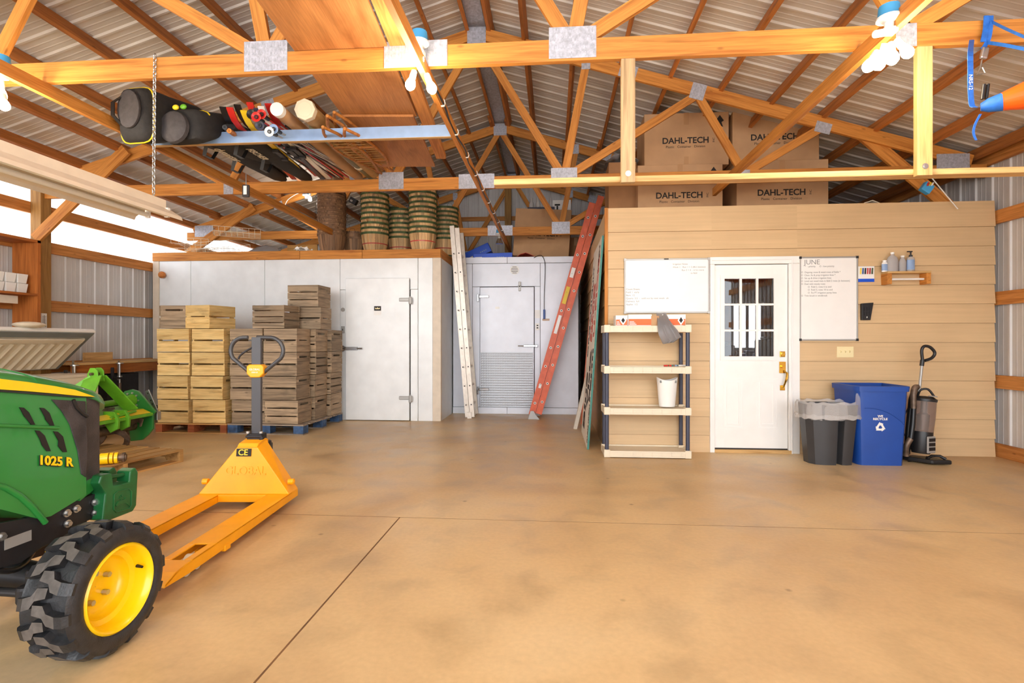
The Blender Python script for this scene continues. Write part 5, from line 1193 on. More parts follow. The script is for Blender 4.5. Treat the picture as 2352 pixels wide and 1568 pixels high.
hp = [V((vx - .17, vy + .0, .07)), V((vx - .18, vy - .01, .16)), V((vx - .14, vy - .02, .25)), V((vx - .115, vy - .01, .4)), V((vx - .1, vy, .55)), V((vx - .095, vy + .01, .7)), V((vx - .075, vy + .02, .76)), V((vx - .04, vy + .03, .765))]
for q in (hp[:3], hp[4:]): m = MB(); m.tube(smooth(q), .027, 12); t.p('hose', m, CASTI, smooth=60)
m = MB(); m.tube(hp[2:5], .022, 12); t.p('wand', m, BLACK, smooth=60)
p0, p1 = V((vx - .02, vy + .04, .72)), PY(2118, 835, 5.72); m = MB(); m.cyl(p0, p1, .013); t.p('tube', m, SILVER, smooth=40)
m = MB(); q = lambda u, v: PY(u, v, 5.72)
m.tube([q(2117, 840), q(2119, 826)], .02, 10); m.tube(smooth([q(2119, 828), q(2117, 805), q(2123, 795), q(2136, 797), q(2147, 810), q(2140, 822), q(2124, 828)]), .015, 10); t.p('handle_grip', m, BLACK, smooth=60)
m = MB(); m.tube([V((vx - .11, vy + .03, .6)), V((vx - .16, vy + .06, .45)), V((vx - .17, vy + .07, .35)), V((vx - .13, vy + .06, .22)), V((vx - .11, vy + .05, .3))], .006, 6); t.p('cord', m, BLACK, smooth=60)
# ================= left wall: shelf unit, freezer, bench
t = T('shelf_unit', 'open orange-brown wooden shelf unit on the left wall holding white pots', 'shelf', (-6.35, 5.3, .95))
X0s, X1s = -6.48, -6.15
m = MB(); m.bx(X0s, X1s, 5.86, 5.9, .95, 2.44); t.p('end_board', m, W_CAB)
m = MB(); m.bx(X0s, X1s, 3.4, 5.86, 1.775, 1.80); t.p('shelf', m, W_CAB)
m = MB(); m.bx(X0s, X1s, 3.4, 5.9, 2.41, 2.44); t.p('top_board', m, W_CAB)
m = MB(); m.bx(X1s - .09, X1s - .07, 3.4, 5.69, 1.67, 1.76); t.p('rail', m, BEIGE)
random.seed(21)
for r_ in range(2):
    for k in range(5):
        if (r_, k) == (0, 3): 
            m = MB(); m.prism([(-.05, 0), (.05, 0), (.07, .1), (-.07, .1)], -.14, .1, lambda a, b, d_: V((X1s - .12 + a, 5.24 + d_, 1.802 + b))); single('dark_tub', m, SLATE, 'dark plastic tub at the left of the white pots', 'tub', (X1s - .12, 5.24, 1.802), bevel=.004); continue
        y = 5.74 - k * .135; m = MB(); z = 1.802 + r_ * .112
        a, b = .05, .062; m.loft([[V((X1s - .12 + p * s_, y + q * s_, z + zz)) for p, q in ((-1, -1), (1, -1), (1, 1), (-1, 1))] for s_, zz in ((a, 0), (b, .108), (b - .005, .108), (a - .005, .01))])
        single('plant_pot', m, WHITE, 'square white plastic pot, %s from the end board in the %s row' % (NTH[k], ('lower', 'upper')[r_]), 'pot', (X1s - .12, y, z), group='white pots on the shelf unit', bevel=.003)
p = PX(107, 737, -6.34); t = T('thermometer', 'white wall thermometer on the left wooden post', 'thermometer', V((-6.35, 6.16, p.z)))
p = V((-6.34, 6.12, p.z)); m = MB(); m.box(p, (.012, .075, .19)); t.p('plate', m, WHITE, bevel=.004); m = MB()
for q in range(8):
    for s_ in (-1, 1): m.box(p + V((.007, s_ * .018, -.07 + q * .018)), (.004, .014, .005))
m.box(p + V((.007, 0, 0)), (.004, .004, .14)); t.p('scale', m, INK)
fxb, fxf, fh = -6.14, -5.58, .86; fya, fyb = 4.1, 6.1
t = T('chest_freezer', 'white chest freezer with its ribbed lid propped open behind the tractor', 'freezer', ((fxb + fxf) / 2, 5.1, 0))
m = MB(); m.bx(fxb, fxf, fya, fyb, .04, fh - .03); t.p('body', m, CREAM, bevel=.03)
m = MB(); m.bx(fxb + .01, fxf + .008, fya - .008, fyb + .008, fh - .05, fh - .02); m.bx(fxb + .06, fxf - .06, fya + .06, fyb - .06, fh - .022, fh - .018); t.p('rim', m, BEIGE, bevel=.006)
A0, A1 = V((-6.13, 0, .885)), V((-5.62, 0, 1.35)); dl = (A1 - A0).normalized(); nl = V((-dl.z, 0, dl.x)); LL = (A1 - A0).length
Q = lambda y, q, o: A0 + dl * q + nl * o + V((0, y, 0))
def qbox(mb, y0, y1, q0, q1, o0, o1): mb.add([Q(y, q, o) for y in (y0, y1) for q in (q0, q1) for o in (o0, o1)], [(0, 1, 3, 2), (4, 6, 7, 5), (0, 4, 5, 1), (2, 3, 7, 6), (0, 2, 6, 4), (1, 5, 7, 3)])
m = MB(); qbox(m, fya, fyb, 0, LL, .0, .05); ld = t.p('lid', m, WHITE, bevel=.012)
m = MB(); qbox(m, fya + .02, fyb - .02, .02, LL - .02, -.012, 0); t.p('gasket', m, GREYINK, parent=ld)
m = MB(); qbox(m, fya + .07, fyb - .1, .06, LL - .1, -.035, -.01)
for k in range(15): y = fya + .14 + k * .115; m.add([Q(y, .08, -.036), Q(y + .04, .08, -.05), Q(y + .08, .08, -.036), Q(y, LL - .18, -.036), Q(y + .04, LL - .18, -.044), Q(y + .08, LL - .18, -.036)], [(0, 1, 2), (3, 5, 4), (0, 3, 4, 1), (1, 4, 5, 2), (0, 2, 5, 3)])
qbox(m, fya + .05, fyb - .12, LL - .15, LL - .1, -.05, -.01); t.p('lid_liner', m, CREAM, parent=ld)
m = MB(); m.sphere(V((-5.66, 5.3, 1.41)), .1, sc=(1.2, 1.6, .35)); single('gourd', m, CREAM, 'pale flattened lump resting on the open freezer lid', 'object', (-5.66, 5.3, 1.38), smooth=60)
t = T('workbench', 'wooden workbench along the left wall behind the tiller', 'bench', (-6.2, 7.1, 0))
m = MB(); m.bx(-6.48, -6.0, 6.24, 8.04, .93, .958); t.p('bench_top', m, W_PALE)
m = MB(); m.bx(-6.04, -6.015, 6.24, 8.04, .80, .928); t.p('apron', m, W_CAB)
for y in (6.3, 7.98): m = MB(); m.bx(-6.12, -6.045, y - .04, y + .04, 0, .93); t.p('leg', m, W_CAB)
m = MB(); m.bx(-6.46, -6.1, 6.3, 7.9, .2, .23); t.p('lower_shelf', m, DARK)
m = MB(); q = PX(196, 822, -6.3); m.bx(-6.42, -6.38, 6.75, 7.2, .962, 1.08); single('wood_block', m, W_PALE, 'pale wood block standing on the workbench by the wall', 'block', (-6.4, 7, .962))
for k, (u, yb) in enumerate(((272, 7.0), (168, 6.35))):
    x, y = -5.98, PX(u, 860, -5.98).y; t = T('bar_clamp', '%s bar clamp on the front edge of the workbench' % ('tall upright' if k == 0 else 'dark'), 'clamp', (x, y, .72), group='clamps on the workbench')
    m = MB(); m.bx(x - .006, x + .006, y - .01, y + .01, .70, 1.0 if k else .97); t.p('bar', m, STEEL)
    m = MB(); m.cyl((x, y + .02, .66), (x, y + .02, .93), .012); m.cyl((x, y + .02, .925), (x, y + .02, .94), .045); m.cyl((x, y + .02, .74), (x, y + .02, .76), .03); t.p('screw', m, STEEL, smooth=40)
    m = MB(); m.cyl((x, y + .02, .5), (x, y + .02, .66), .02); t.p('handle', m, CASTI, smooth=40)
    m = MB(); m.box((x, y - .03, .73), (.03, .16, .03)); m.box((x, y - .1, .8), (.03, .03, .16)); t.p('jaw', m, DARK, bevel=.004)
m = MB(); m.bx(-6.3, -6.06, 6.75, 7.3, .25, .78); single('dark_cabinet', m, DARK, 'dark cabinet under the workbench behind the bar clamp', 'cabinet', (-6.2, 7.0, .24), bevel=.01)
# ================= pallet jack
t = T('pallet_jack', 'yellow hand pallet jack with its forks towards the camera', 'pallet jack', (-2.27, 3.72, 0), 4.3)
FW = .335   # half width, local frame: forks run along -y
def L_(*a): return V(a)
for sg in (-1, 1):
    x0, x1 = (sg * FW, sg * (FW - .16)); xa, xb = min(x0, x1), max(x0, x1)
    m = MB()
    m.bx(xa, xb, -.95, .06, .095, .105); m.bx(xa, xa + .045, -1.17, -.95, .095, .105); m.bx(xb - .045, xb, -1.17, -.95, .095, .105)
    m.prism([(-1.17, .095), (-1.17, .105), (-1.30, .098), (-1.385, .075), (-1.39, .06), (-1.38, .058), (-1.28, .088)], xa, xb, lambda p, q, d: V((d, p, q)))
    for xx in (xa, xb - .008): m.prism([(.06, .05), (.06, .105), (-1.17, .105), (-1.30, .098), (-1.385, .075), (-1.39, .058), (-1.2, .045), (-.9, .042)], xx, xx + .008, lambda p, q, d: V((d, p, q)))
    fk = t.p('fork', m, JACKY, world=False, bevel=.004)
    m = MB(); m.cyl((xa + .05, -1.04, .042), (xb - .05, -1.04, .042), .04, seg=20); m.cyl((xa + .05, -1.13, .042), (xb - .05, -1.13, .042), .04, seg=20); t.p('load_roller', m, CREAM, world=False, smooth=40, parent=fk)
    m = MB(); m.box(((xa + xb) / 2, -.88, .05), (.10, .12, .02)); m.box((sg * (FW - .02), -.84, .045), (.05, .06, .035)); t.p('roller_bracket', m, JACKY, world=False, parent=fk, bevel=.004)
m = MB(); m.bx(-FW + .16, FW - .16, -.03, .06, .055, .105); t.p('cross_bar', m, JACKY, world=False, bevel=.003)
m = MB(); hb, ht = FW, .075
def trap(y0, y1, dy): m.prism([(-hb, .104), (hb, .104), (ht, .44), (-ht, .44)], y0, y1, lambda a, z, d: V((a, d + dy * (z - .104) / .336, z)))
trap(0, .012, .05)
for sg in (-1, 1): m.add([V((sg * hb, 0, .104)), V((sg * ht, .05, .44)), V((sg * ht, .20, .47)), V((sg * hb, .16, .104)), V((sg * (hb - .012), 0, .104)), V((sg * (ht - .012), .05, .44)), V((sg * (ht - .012), .20, .47)), V((sg * (hb - .012), .16, .104))], [(0, 1, 2, 3), (4, 7, 6, 5), (0, 4, 5, 1), (1, 5, 6, 2), (2, 6, 7, 3), (3, 7, 4, 0)])
m.prism([(.045, .44), (.075, .465), (.19, .485), (.23, .47), (.23, .44)], -ht, ht, lambda a, z, d: V((d, a, z))); m.bx(-hb, hb, .0, .16, .05, .104)
hd = t.p('head_plate', m, JACKY, world=False, bevel=.005)
for sg in (-1, 1): m = MB(); m.cyl((sg * .30, .07, .21 - .03), (sg * .30 + sg * .04, .07, .18), .022); m.cyl((sg * .31, .07, .18), (sg * .345, .07, .18), .012); t.p('pivot_boss', m, JACKY, world=False, smooth=40, parent=hd)
tl = math.degrees(math.atan(.05 / .336)); fyl = lambda z: .05 * (z - .104) / .336 - .002
m = MB(); m.prism([(-.055, .375), (.055, .375), (.055, .43), (-.055, .43)], 0, .003, lambda a, z, d: V((a - .02, fyl(z) - d, z))); t.p('label_plate', m, INK, world=False, parent=hd)
text('lettering', 'CE', .06, YELLOW, hd, (-.025, fyl(.402) - .004, .402), (90 - tl, 0, 0), .0008, off=.001)
text('lettering', 'GLOBAL', .085, JACKY, hd, (0, fyl(.27) - .001, .27), (90 - tl, 0, 0), .002, sx=.95, off=.002)
m = MB(); n = V((.336, 0, .26)).normalized()
for (za, zb), mt in (((.20, .36), YELLOW), ((.385, .42), INK)):
    m = MB(); P = lambda z, k: V((hb - (hb - ht) * (z - .104) / .336, (.05 + .10 * k) + .04 * (z - .104) / .336, z)) + n * .002
    vs = [P(za, 0.1), P(za, .75), P(zb, .75), P(zb, .1)]; m.add(vs + [v - n * .002 for v in vs], [(0, 1, 2, 3), (4, 7, 6, 5), (0, 4, 5, 1), (1, 5, 6, 2), (2, 6, 7, 3), (3, 7, 4, 0)]); t.p('decal', m, mt, world=False, parent=hd)
m = MB(); m.box((.02, .26, .28), (.11, .10, .3)); m.cyl((.02, .26, .1), (.02, .26, .45), .06); m.cyl((.09, .25, .25), (.16, .25, .22), .014); t.p('pump', m, DARK, world=False, bevel=.008)
for sg in (-1, 1): m = MB(); m.cyl((.02 + sg * .05, .26, .09), (.02 + sg * .1, .26, .09), .088, seg=24); t.p('steer_wheel', m, BLACK, world=False, smooth=40)
m = MB(); m.box((.0, .2, .47), (.115, .09, .1)); m.box((.0, .155, .5), (.13, .02, .02)); m.box((.055, .17, .42), (.03, .05, .16)); t.p('handle_yoke', m, DARK, world=False, bevel=.008)
for sg in (-1, 1): m = MB(); m.cyl((sg * .05, .16, .525), (sg * .05, .16, .54), .014, seg=10); t.p('bolt', m, STEEL, world=False)
m = MB(); m.box((0, .2, .87), (.072, .034, .78)); hn = t.p('handle', m, paint('jack_grey', srgb(70, 70, 74), .45, var=.04), world=False, bevel=.004)
lp = [(0, 1.258)] + [(.07, 1.258)] + arc(.1, 1.155, .103, 85, -35, 9) + [(.05, .985)]
lp = lp + [(-a, z) for a, z in lp[::-1][:-1]]
m = MB(); m.tube([V((a, .2, z)) for a, z in lp], .0155, 12); t.p('loop_grip', m, paint('jack_grip', srgb(62, 62, 64), .35, var=.04), world=False, smooth=60, parent=hn)
m = MB(); m.tube(smooth([V((-.03, .19, 1.18)), V((-.08, .18, 1.15)), V((-.12, .175, 1.115)), V((-.13, .175, 1.09))]), .008, 8); t.p('release_lever', m, DARK, world=False, smooth=60, parent=hn)
m = MB(); m.prism([(-.065, .98), (-.035, .95), (.035, .95), (.065, .98), (.065, 1.035), (.045, 1.05), (-.045, 1.05), (-.065, 1.035)], .165, .235, lambda a, z, d: V((a, d, z))); cl = t.p('clamp_block', m, JACKY, world=False, bevel=.008, parent=hn)
text('lettering', 'GLOBAL', .022, WHITE, hn, (0, .163, 1.012), (90, 0, 0), .0006); text('lettering', '5500 LB', .014, WHITE, hn, (0, .163, .99), (90, 0, 0), .0006)

# ================= tractor
TX = -1.99                       # the side of the bonnet towards the camera
t = T('tractor', 'green compact tractor with yellow stripe and wheel, cut off at the left edge', 'tractor', (-2.32, 1.6, 0))
XM = -2.32; HWD = XM - TX       # half width (negative)
hw = abs(HWD)
def zs1(y):
    d = y - 1.81; return 1.112 - (.179 * d + .22 * d * d if d > 0 else .12 * d)
def sect(y, w, zb, ztop=None, dz=0):
    """half bonnet section from the bottom edge up over the crest"""
    z = zs1(y) + dz; zb = min(zb, z - .055)
    h = [(w, zb), (w, z - .05), (w - .008, z - .03), (w - .022, z - .012), (w - .06, z), (w - .14, z + .018), (w * .35, z + .03), (0, z + .033)]
    return [V((XM + a, y, q)) for a, q in h] + [V((XM - a, y, q)) for a, q in h[::-1][1:]]
ys = [.75, 1.0, 1.25, 1.45, 1.58, 1.62, 1.66, 1.7, 1.74, 1.78, 1.82, 1.86, 1.9, 1.95, 2.0, 2.05, 2.11]
secs = []
for y in ys:
    zb = .64 if y < 1.58 else .64 - .115 * min(1, max(0, (y - 1.72) / .2)) if y < 1.93 else .525 + .03 * (y - 1.93) / .12
    secs.append(sect(y, hw, zb))
m = MB(); m.loft(secs); t.p('bonnet', m, JD, smooth=40)
def shell(secs):
    return [[V((XM + a, y, z)) for a, z in [(w, zb), (w, zt), (w * .5, zt), (-w * .5, zt), (-w, zt), (-w, zb)]] for y, w, zb, zt in secs]
m = MB(); m.loft(shell([(2.10, hw * .998, .628, .99), (2.16, hw * .97, .632, .985), (2.205, hw * .92, .64, .975), (2.235, hw * .80, .66, .96)])); t.p('front_grille', m, GRILLE, smooth=30)
m = MB(); m.loft(shell([(2.08, hw * .999, .552, .63), (2.15, hw * .975, .575, .632), (2.2, hw * .93, .60, .634), (2.225, hw * .82, .615, .634)])); t.p('chin', m, JD, smooth=30)
m = MB(); m.loft([sect(y, hw * k, zs1(y) - .052, dz=e) for y, k, e in ((1.9, 1.004, .003), (2.08, 1.004, .003), (2.17, .985, .001), (2.225, .94, -.004), (2.26, .84, -.016))]); t.p('nose_cap', m, JD, smooth=40)
# flat side features lie on the plane of the side: pixel outline -> (y, z)
SX = TX + .0015
def side(name, px, mat, d=.004, parent=None, inset=0, **k):
    m = MB(); q = [PX(u, v, SX) for u, v in px]; m.prism([(p.y, p.z) for p in q], SX - .004, SX + d, lambda a, b, e: V((e, a, b))); return t.p(name, m, mat, parent=parent, **k)
b_ = bpy.data.objects['bonnet']
g_ = side('side_grille', [(118, 917), (196, 921), (200, 1030), (197, 1096), (186, 1088), (178, 1035), (160, 975), (140, 942)], GRILLE, .003, bevel=.002)
m = MB(); m.tube([PX(u, v, SX + .004) for u, v in ((168, 918), (176, 936), (190, 950), (200, 956))], .008, 8); t.p('grille_trim', m, BLACK, smooth=60, parent=g_)
side('stripe', [(-40, 862), (0, 870), (60, 877), (120, 886), (170, 895), (216, 911), (180, 909), (120, 903), (60, 898), (0, 894), (-40, 891)], JDY, .006)
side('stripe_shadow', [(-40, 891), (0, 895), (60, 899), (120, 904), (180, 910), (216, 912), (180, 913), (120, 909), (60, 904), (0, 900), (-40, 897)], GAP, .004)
for a, b in (((44, 935), (80, 975)), ((91, 936), (124, 977)), ((80, 988), (116, 1036)), ((122, 990), (153, 1038))):
    (u0, v0), (u1, v1) = a, b
    side('air_vent', [(u0, v0), (u0 + 10, v0 + 1), (u0 + 22, v0 + 12), (u1, v1), (u1 - 9, v1), (u1 - 20, v1 - 14), (u0 + 12, v0 + 22)], BLACK, .002)
m = MB(); m.tube([PX(u, v, SX + .002) for u, v in ((-30, 976), (60, 979), (134, 982))], .007, 8); t.p('crease_rib', m, JD, smooth=60)
q0, q1 = PX(90, 1057, SX + .006), PX(167, 1062, SX + .006); tl_ = math.atan2(q1.z - q0.z, q1.y - q0.y)
for nm, mt, o in (('lettering_shadow', INK, -.003), ('lettering', JDY, -.001)):
    o_ = text(nm, '1025 R', .05, mt, t.o, (q0 + q1) / 2 + V((o, -.0015 * (o < -.002), -.0015 * (o < -.002))) - t.loc, (90, 0, 90), .0008, off=.0016 if o > -.002 else .0034, sp=1.02)
    for v_ in o_.data.vertices: v_.co.y += math.tan(tl_) * v_.co.x
# wheel arch lip
m = MB(); m.tube([PX(u, v, SX) for u, v in ((-20, 1112), (10, 1118), (45, 1138), (75, 1165), (96, 1190), (104, 1200))], .011, 8); t.p('arch_lip', m, JD, smooth=60)
# frame, axle
def sidex(name, px, mat, x0, x1, **k):
    m = MB(); q = [PX(u, v, x1) for u, v in px]; m.prism([(p.y, p.z) for p in q], x0, x1, lambda a, b, e: V((e, a, b))); return t.p(name, m, mat, **k)
sidex('frame_plate', [(-60, 1212), (60, 1190), (110, 1170), (200, 1140), (236, 1128), (240, 1182), (200, 1196), (196, 1246), (158, 1262), (150, 1232), (96, 1258), (50, 1292), (0, 1305), (-60, 1320)], DARK, -2.03, -2.005, bevel=.003)
sidex('frame_plate', [(-60, 1212), (60, 1190), (110, 1170), (200, 1140), (236, 1128), (240, 1182), (200, 1196), (196, 1246), (0, 1305), (-60, 1320)], DARK, -2.62, -2.60)
for u, v in ((217, 1153), (217, 1177), (152, 1178), (154, 1202), (174, 1168), (2, 1232)):
    p = PX(u, v, -2.003); m = MB(); m.cyl(p, p + V((.006, 0, 0)), .016, seg=14); m.cyl(p, p + V((.016, 0, 0)), .0105, seg=6); t.p('bolt', m, STEEL)
p = PX(42, 1238, -2.003); m = MB(); m.bx(-2.004, -2.002, p.y - .05, p.y + .05, p.z - .022, p.z + .018); t.p('data_plate', m, SILVER)
AY, AZ, WR, WO, WW = 1.96, .252, .252, -1.69, .215
m = MB(); m.tube([V((-3.0, AY, AZ)), V((-2.7, AY, AZ + .02)), V((-2.32, AY, AZ + .05)), V((-1.98, AY, AZ + .02)), V((WO - WW - .02, AY, AZ))], [.05, .055, .07, .055, .05], 14); m.bx(-2.4, -2.24, AY - .1, AY + .1, AZ + .06, .56); m.cyl((-1.98, AY, AZ - .08), (-1.98, AY, AZ + .1), .055); t.p('front_axle', m, DARK, smooth=40)
m = MB(); m.box((-1.965, AY - .03, AZ + .02), (.07, .16, .17)); m.cyl((-1.97, AY - .13, AZ + .03), (-2.55, AY - .14, AZ + .05), .016); m.cyl((-1.97, AY - .13, AZ - .01), (-1.97, AY - .13, AZ + .06), .028); t.p('steering_knuckle', m, DARK, bevel=.012)
m = MB(); m.tube(smooth([(-2.06, AY - .3, .52), (-2.02, AY - .2, .40), (-2.03, AY - .1, .36), (-2.08, AY, .38)]), .011, 8); t.p('hydraulic_hose', m, BLACK, smooth=60)
m = MB(); m.box((-2.0, AY + .02, AZ + .13), (.05, .05, .03)); t.p('grease_cap', m, JDY, bevel=.008)
DUSTY = paint('dusty_tread', srgb(96, 90, 86), .6, var=.2, sc=30)
def wheel(name, xo, R, W, rr, sgn, y, z, n=14, steer=0):
    """tyre with lugs, dished rim; xo is the outer face, sgn +1 if it faces +x"""
    X = lambda q: xo - sgn * q
    RY = Matrix(((0, 0, 1), (1, 0, 0), (0, 1, 0)))
    def lat(mb, prof, seg=56):
        rs = [[V((X(q), y + r * math.cos(2 * PI * k / seg), z + r * math.sin(2 * PI * k / seg))) for k in range(seg)] for r, q in prof]; mb.loft(rs, caps=False)
    Rc = R - .03
    m = MB(); lat(m, [(rr, .014), (rr + .012, .004), (rr + .03, .0), (R * .86, .006), (R * .93, .02), (Rc - .004, .035), (Rc, .06), (Rc + .003, W / 2), (Rc, W - .06), (Rc - .004, W - .035), (R * .9, W - .015), (rr + .03, W), (rr, W - .014)]); ty = t.p(name, m, RUBBER, smooth=45)
    m = MB()
    for sd in (0, 1):
        for k in range(n):
            a0 = 2 * PI * (k + sd * .5) / n; sg = 1
            path = [(.004, -.05, .86), (.006, -.05, .92), (.022, -.05, .975), (.045, -.04, 1), (.075, .0, 1), (W * .42, .11, 1), (W * .6, .13, 1)]
            rs = []
            for q, da, kr in path:
                q_ = q if sd == 0 else W - q; q_ = min(max(q_, .008), W - .008)
                a = a0 + da * .95 * (-1 if sgn > 0 else 1) ; wd = .105 * (1 - .2 * (q > W / 2))
                rs.append([V((X(q_), y + r * math.cos(a + e), z + r * math.sin(a + e))) for r, e in ((R * kr - .045, -wd), (R * kr, -wd * .8), (R * kr, wd * .8), (R * kr - .045, wd))])
            if sd: rs = [r[::-1] for r in rs]
            n0 = len(m.f); m.loft(rs)
            for i in range(len(rs) - 1): m.fm[n0 + i * 4 + 1] = 1 if i > 2 else 0
    t.p('tread_lugs', m, [RUBBER, DUSTY], parent=ty)
    m = MB(); lat(m, [(rr + .004, .012), (rr - .004, .004), (rr - .014, .012), (rr - .02, .035), (rr - .027, .07), (rr - .046, .078), (rr - .05, .11), (rr - .066, .122), (rr - .085, .128), (.03, .125), (.0015, .12)]); rm = t.p('rim', m, JDY, smooth=50, parent=ty)
    for k in range(5):
        a = 2 * PI * k / 5 + .5; m = MB(); c = V((X(.126), y + .058 * math.cos(a), z + .058 * math.sin(a))); m.cyl(c, c + V((sgn * .022, 0, 0)), .011, seg=6); t.p('lug_nut', m, STEEL, parent=ty)
    m = MB(); c = V((X(.05), y + (rr - .035) * math.cos(.25), z + (rr - .035) * math.sin(.25))); m.cyl(c, c + V((sgn * .03, -.008, 0)), .007, .005); t.p('valve_stem', m, BLACK, parent=ty)
wheel('front_tyre', WO, WR, WW, .165, 1, AY, AZ)
wheel('front_tyre', -2.95, WR, WW, .165, -1, AY, AZ)
# front weights
def weight(x1):
    x0 = x1 - .07
    q = [PX(u, v, -1.955) for u, v in ((243, 1133), (228, 1110), (234, 1092), (258, 1086), (262, 1115), (276, 1112), (298, 1106), (300, 1082), (273, 1082), (273, 1077), (312, 1073), (318, 1084), (314, 1160), (306, 1174), (250, 1196), (236, 1195), (240, 1180))]
    pl = [(p.y, p.z) for p in q]; pl = [pl[0], pl[1], pl[2], pl[3], pl[4], pl[5], pl[6], pl[7], pl[10], pl[11], pl[12], pl[13], pl[14], pl[15]]
    m = MB(); m.prism(pl, x0, x1, lambda a, b, e: V((e, a, b))); w = t.p('front_weight', m, JDDK, bevel=.006)
    a, b = PX(259, 1098, -1.955), PX(300, 1090, -1.955); m = MB(); m.cyl(V(((x0 + x1) / 2, a.y, a.z)), V(((x0 + x1) / 2, b.y, b.z)), .009); t.p('weight_handle', m, JDDK, smooth=40, parent=w)
    return w
w = weight(-1.955)
for x in (-2.06, -2.165, -2.4, -2.5): weight(x)
em = [PX(u, v, -1.955) for u, v in ((262, 1135), (270, 1128), (296, 1122), (302, 1128), (301, 1160), (296, 1168), (268, 1176), (261, 1170))]
m = MB(); m.tube([p + V((.001, 0, 0)) for p in em], .003, 6, closed=True)
# leaping deer emblem, raised on the weight
dq = [PX(u, v, -1.955) for u, v in ((264, 1160), (270, 1152), (276, 1149), (284, 1147), (287, 1142), (291, 1146), (289, 1151), (296, 1159), (298, 1163), (291, 1157), (285, 1155), (276, 1156), (270, 1161), (267, 1163))]
m.prism([(p.y, p.z) for p in dq], -1.955, -1.951, lambda a, b, e: V((e, a, b)))
for (u0, v0), (u1, v1) in (((275, 1139), (277, 1143)), ((279, 1136), (281, 1140)), ((273, 1144), (281, 1142)), ((277, 1147), (284, 1143))): m.cyl(PX(u0, v0, -1.953), PX(u1, v1, -1.953), .0022, seg=6)
t.p('emblem', m, JDDK, smooth=40, parent=w)
# rest of the tractor, outside the picture
m = MB(); m.bx(-2.55, -2.09, -.55, .8, .42, .62); m.bx(-2.5, -2.14, .55, .8, .6, 1.08); t.p('body', m, DARK, bevel=.02)
for sg, x in ((1, -1.72), (-1, -2.92)): wheel('rear_tyre', x, .36, .27, .2, sg, -.05, .36, 12)
for x in (-1.96, -2.68):
    m = MB(); m.tube([V((x, -.05 + .44 * math.cos(math.radians(a)), .36 + .44 * math.sin(math.radians(a)))) for a in range(20, 190, 15)], .06, 8); t.p('fender', m, JD, smooth=60)
m = MB(); m.box((XM, -.1, .72), (.46, .44, .12)); m.box((XM, -.33, .95), (.46, .1, .42), rot('X', 12)); t.p('seat', m, JDY, bevel=.04)
m = MB(); m.tube([V((XM + .17 * math.cos(a), .42 + .05 * math.sin(a) * 3, 1.12 + .08 * math.sin(a))) for a in [2 * PI * k / 24 for k in range(24)]], .013, 8, closed=True); m.cyl((XM, .42, 1.12), (XM, .62, 1.0), .02); t.p('steering_wheel', m, BLACK, smooth=60)
for x in (-2.0, -2.64): m = MB(); m.bx(x - .03, x + .03, -.48, -.42, .5, 1.9); t.p('roll_bar_post', m, BLACK)

# ================= rotary tiller behind the tractor
KX, KY = -4.78, 5.06; k0, k1 = 4.45, 5.68
t = T('rotary_tiller', 'lime and green rotary tiller standing behind the bare pallet', 'tiller', (KX, KY, 0))
plt = [PY(u, v, k1) for u, v in ((270, 935), (274, 912), (286, 898), (302, 894), (316, 898), (330, 914), (356, 946), (350, 953), (350, 985), (340, 998), (326, 1010), (300, 1013), (285, 985), (270, 965))]
m = MB(); m.prism([(p.x, p.z) for p in plt], k1, k1 + .03, lambda a, b, e: V((a, e, b))); ep = t.p('side_plate', m, JD, bevel=.003)
cb = PY(302, 919, k1)
for k in range(9):
    a = 2 * PI * k / 9; p = V((cb.x + .085 * math.cos(a), k1, cb.z + .085 * math.sin(a))); m = MB(); m.cyl(p, p + V((0, -.012, 0)), .011, seg=6); t.p('bolt', m, STEEL, parent=ep)
m = MB(); m.prism([(p.x - .02, p.z) for p in plt], k0 - .03, k0, lambda a, b, e: V((a, e, b))); t.p('side_plate', m, JD, bevel=.003)
m = MB(); m.cyl((cb.x, k1, cb.z), (cb.x, k1 - .07, cb.z), .07, .05); m.cyl((cb.x, k1 - .05, cb.z), (cb.x, KY - .1, cb.z), .032); m.box((cb.x, KY - .1, cb.z), (.22, .24, .24)); t.p('drive_tube', m, LIME, smooth=40)
hf = PY(352, 948, k1); hb_ = PY(272, 940, k1)
m = MB(); m.prism([(hb_.x, hb_.z - .05), (hb_.x, hb_.z + .04), (hf.x - .12, hf.z + .05), (hf.x, hf.z), (hf.x, hf.z - .03)], k0, k1, lambda a, b, e: V((a, e, b))); t.p('deck', m, LIME, bevel=.004)
m = MB(); m.prism([(hf.x - .1, hf.z + .046), (hf.x - .01, hf.z + .008), (hf.x - .012, hf.z + .012), (hf.x - .098, hf.z + .05)], k0 + .05, k1 - .03, lambda a, b, e: V((a, e, b))); t.p('decal', m, YELLOW)
m = MB(); m.prism([(hf.x - .14, hf.z + .08), (hf.x - .02, hf.z + .08), (hf.x + .03, hf.z + .0), (hf.x + .02, hf.z - .1), (hf.x - .06, hf.z - .14), (hf.x - .12, hf.z - .06)], 5.16, 5.19, lambda a, b, e: V((a, e, b))); m.prism([(hf.x - .14, hf.z + .08), (hf.x - .02, hf.z + .08), (hf.x + .03, hf.z + .0), (hf.x + .02, hf.z - .1), (hf.x - .06, hf.z - .14), (hf.x - .12, hf.z - .06)], 5.30, 5.33, lambda a, b, e: V((a, e, b))); m.cyl((hf.x - .02, 5.12, hf.z + .02), (hf.x - .02, 5.45, hf.z + .05), .014); t.p('hitch_bracket', m, LIME, bevel=.004)
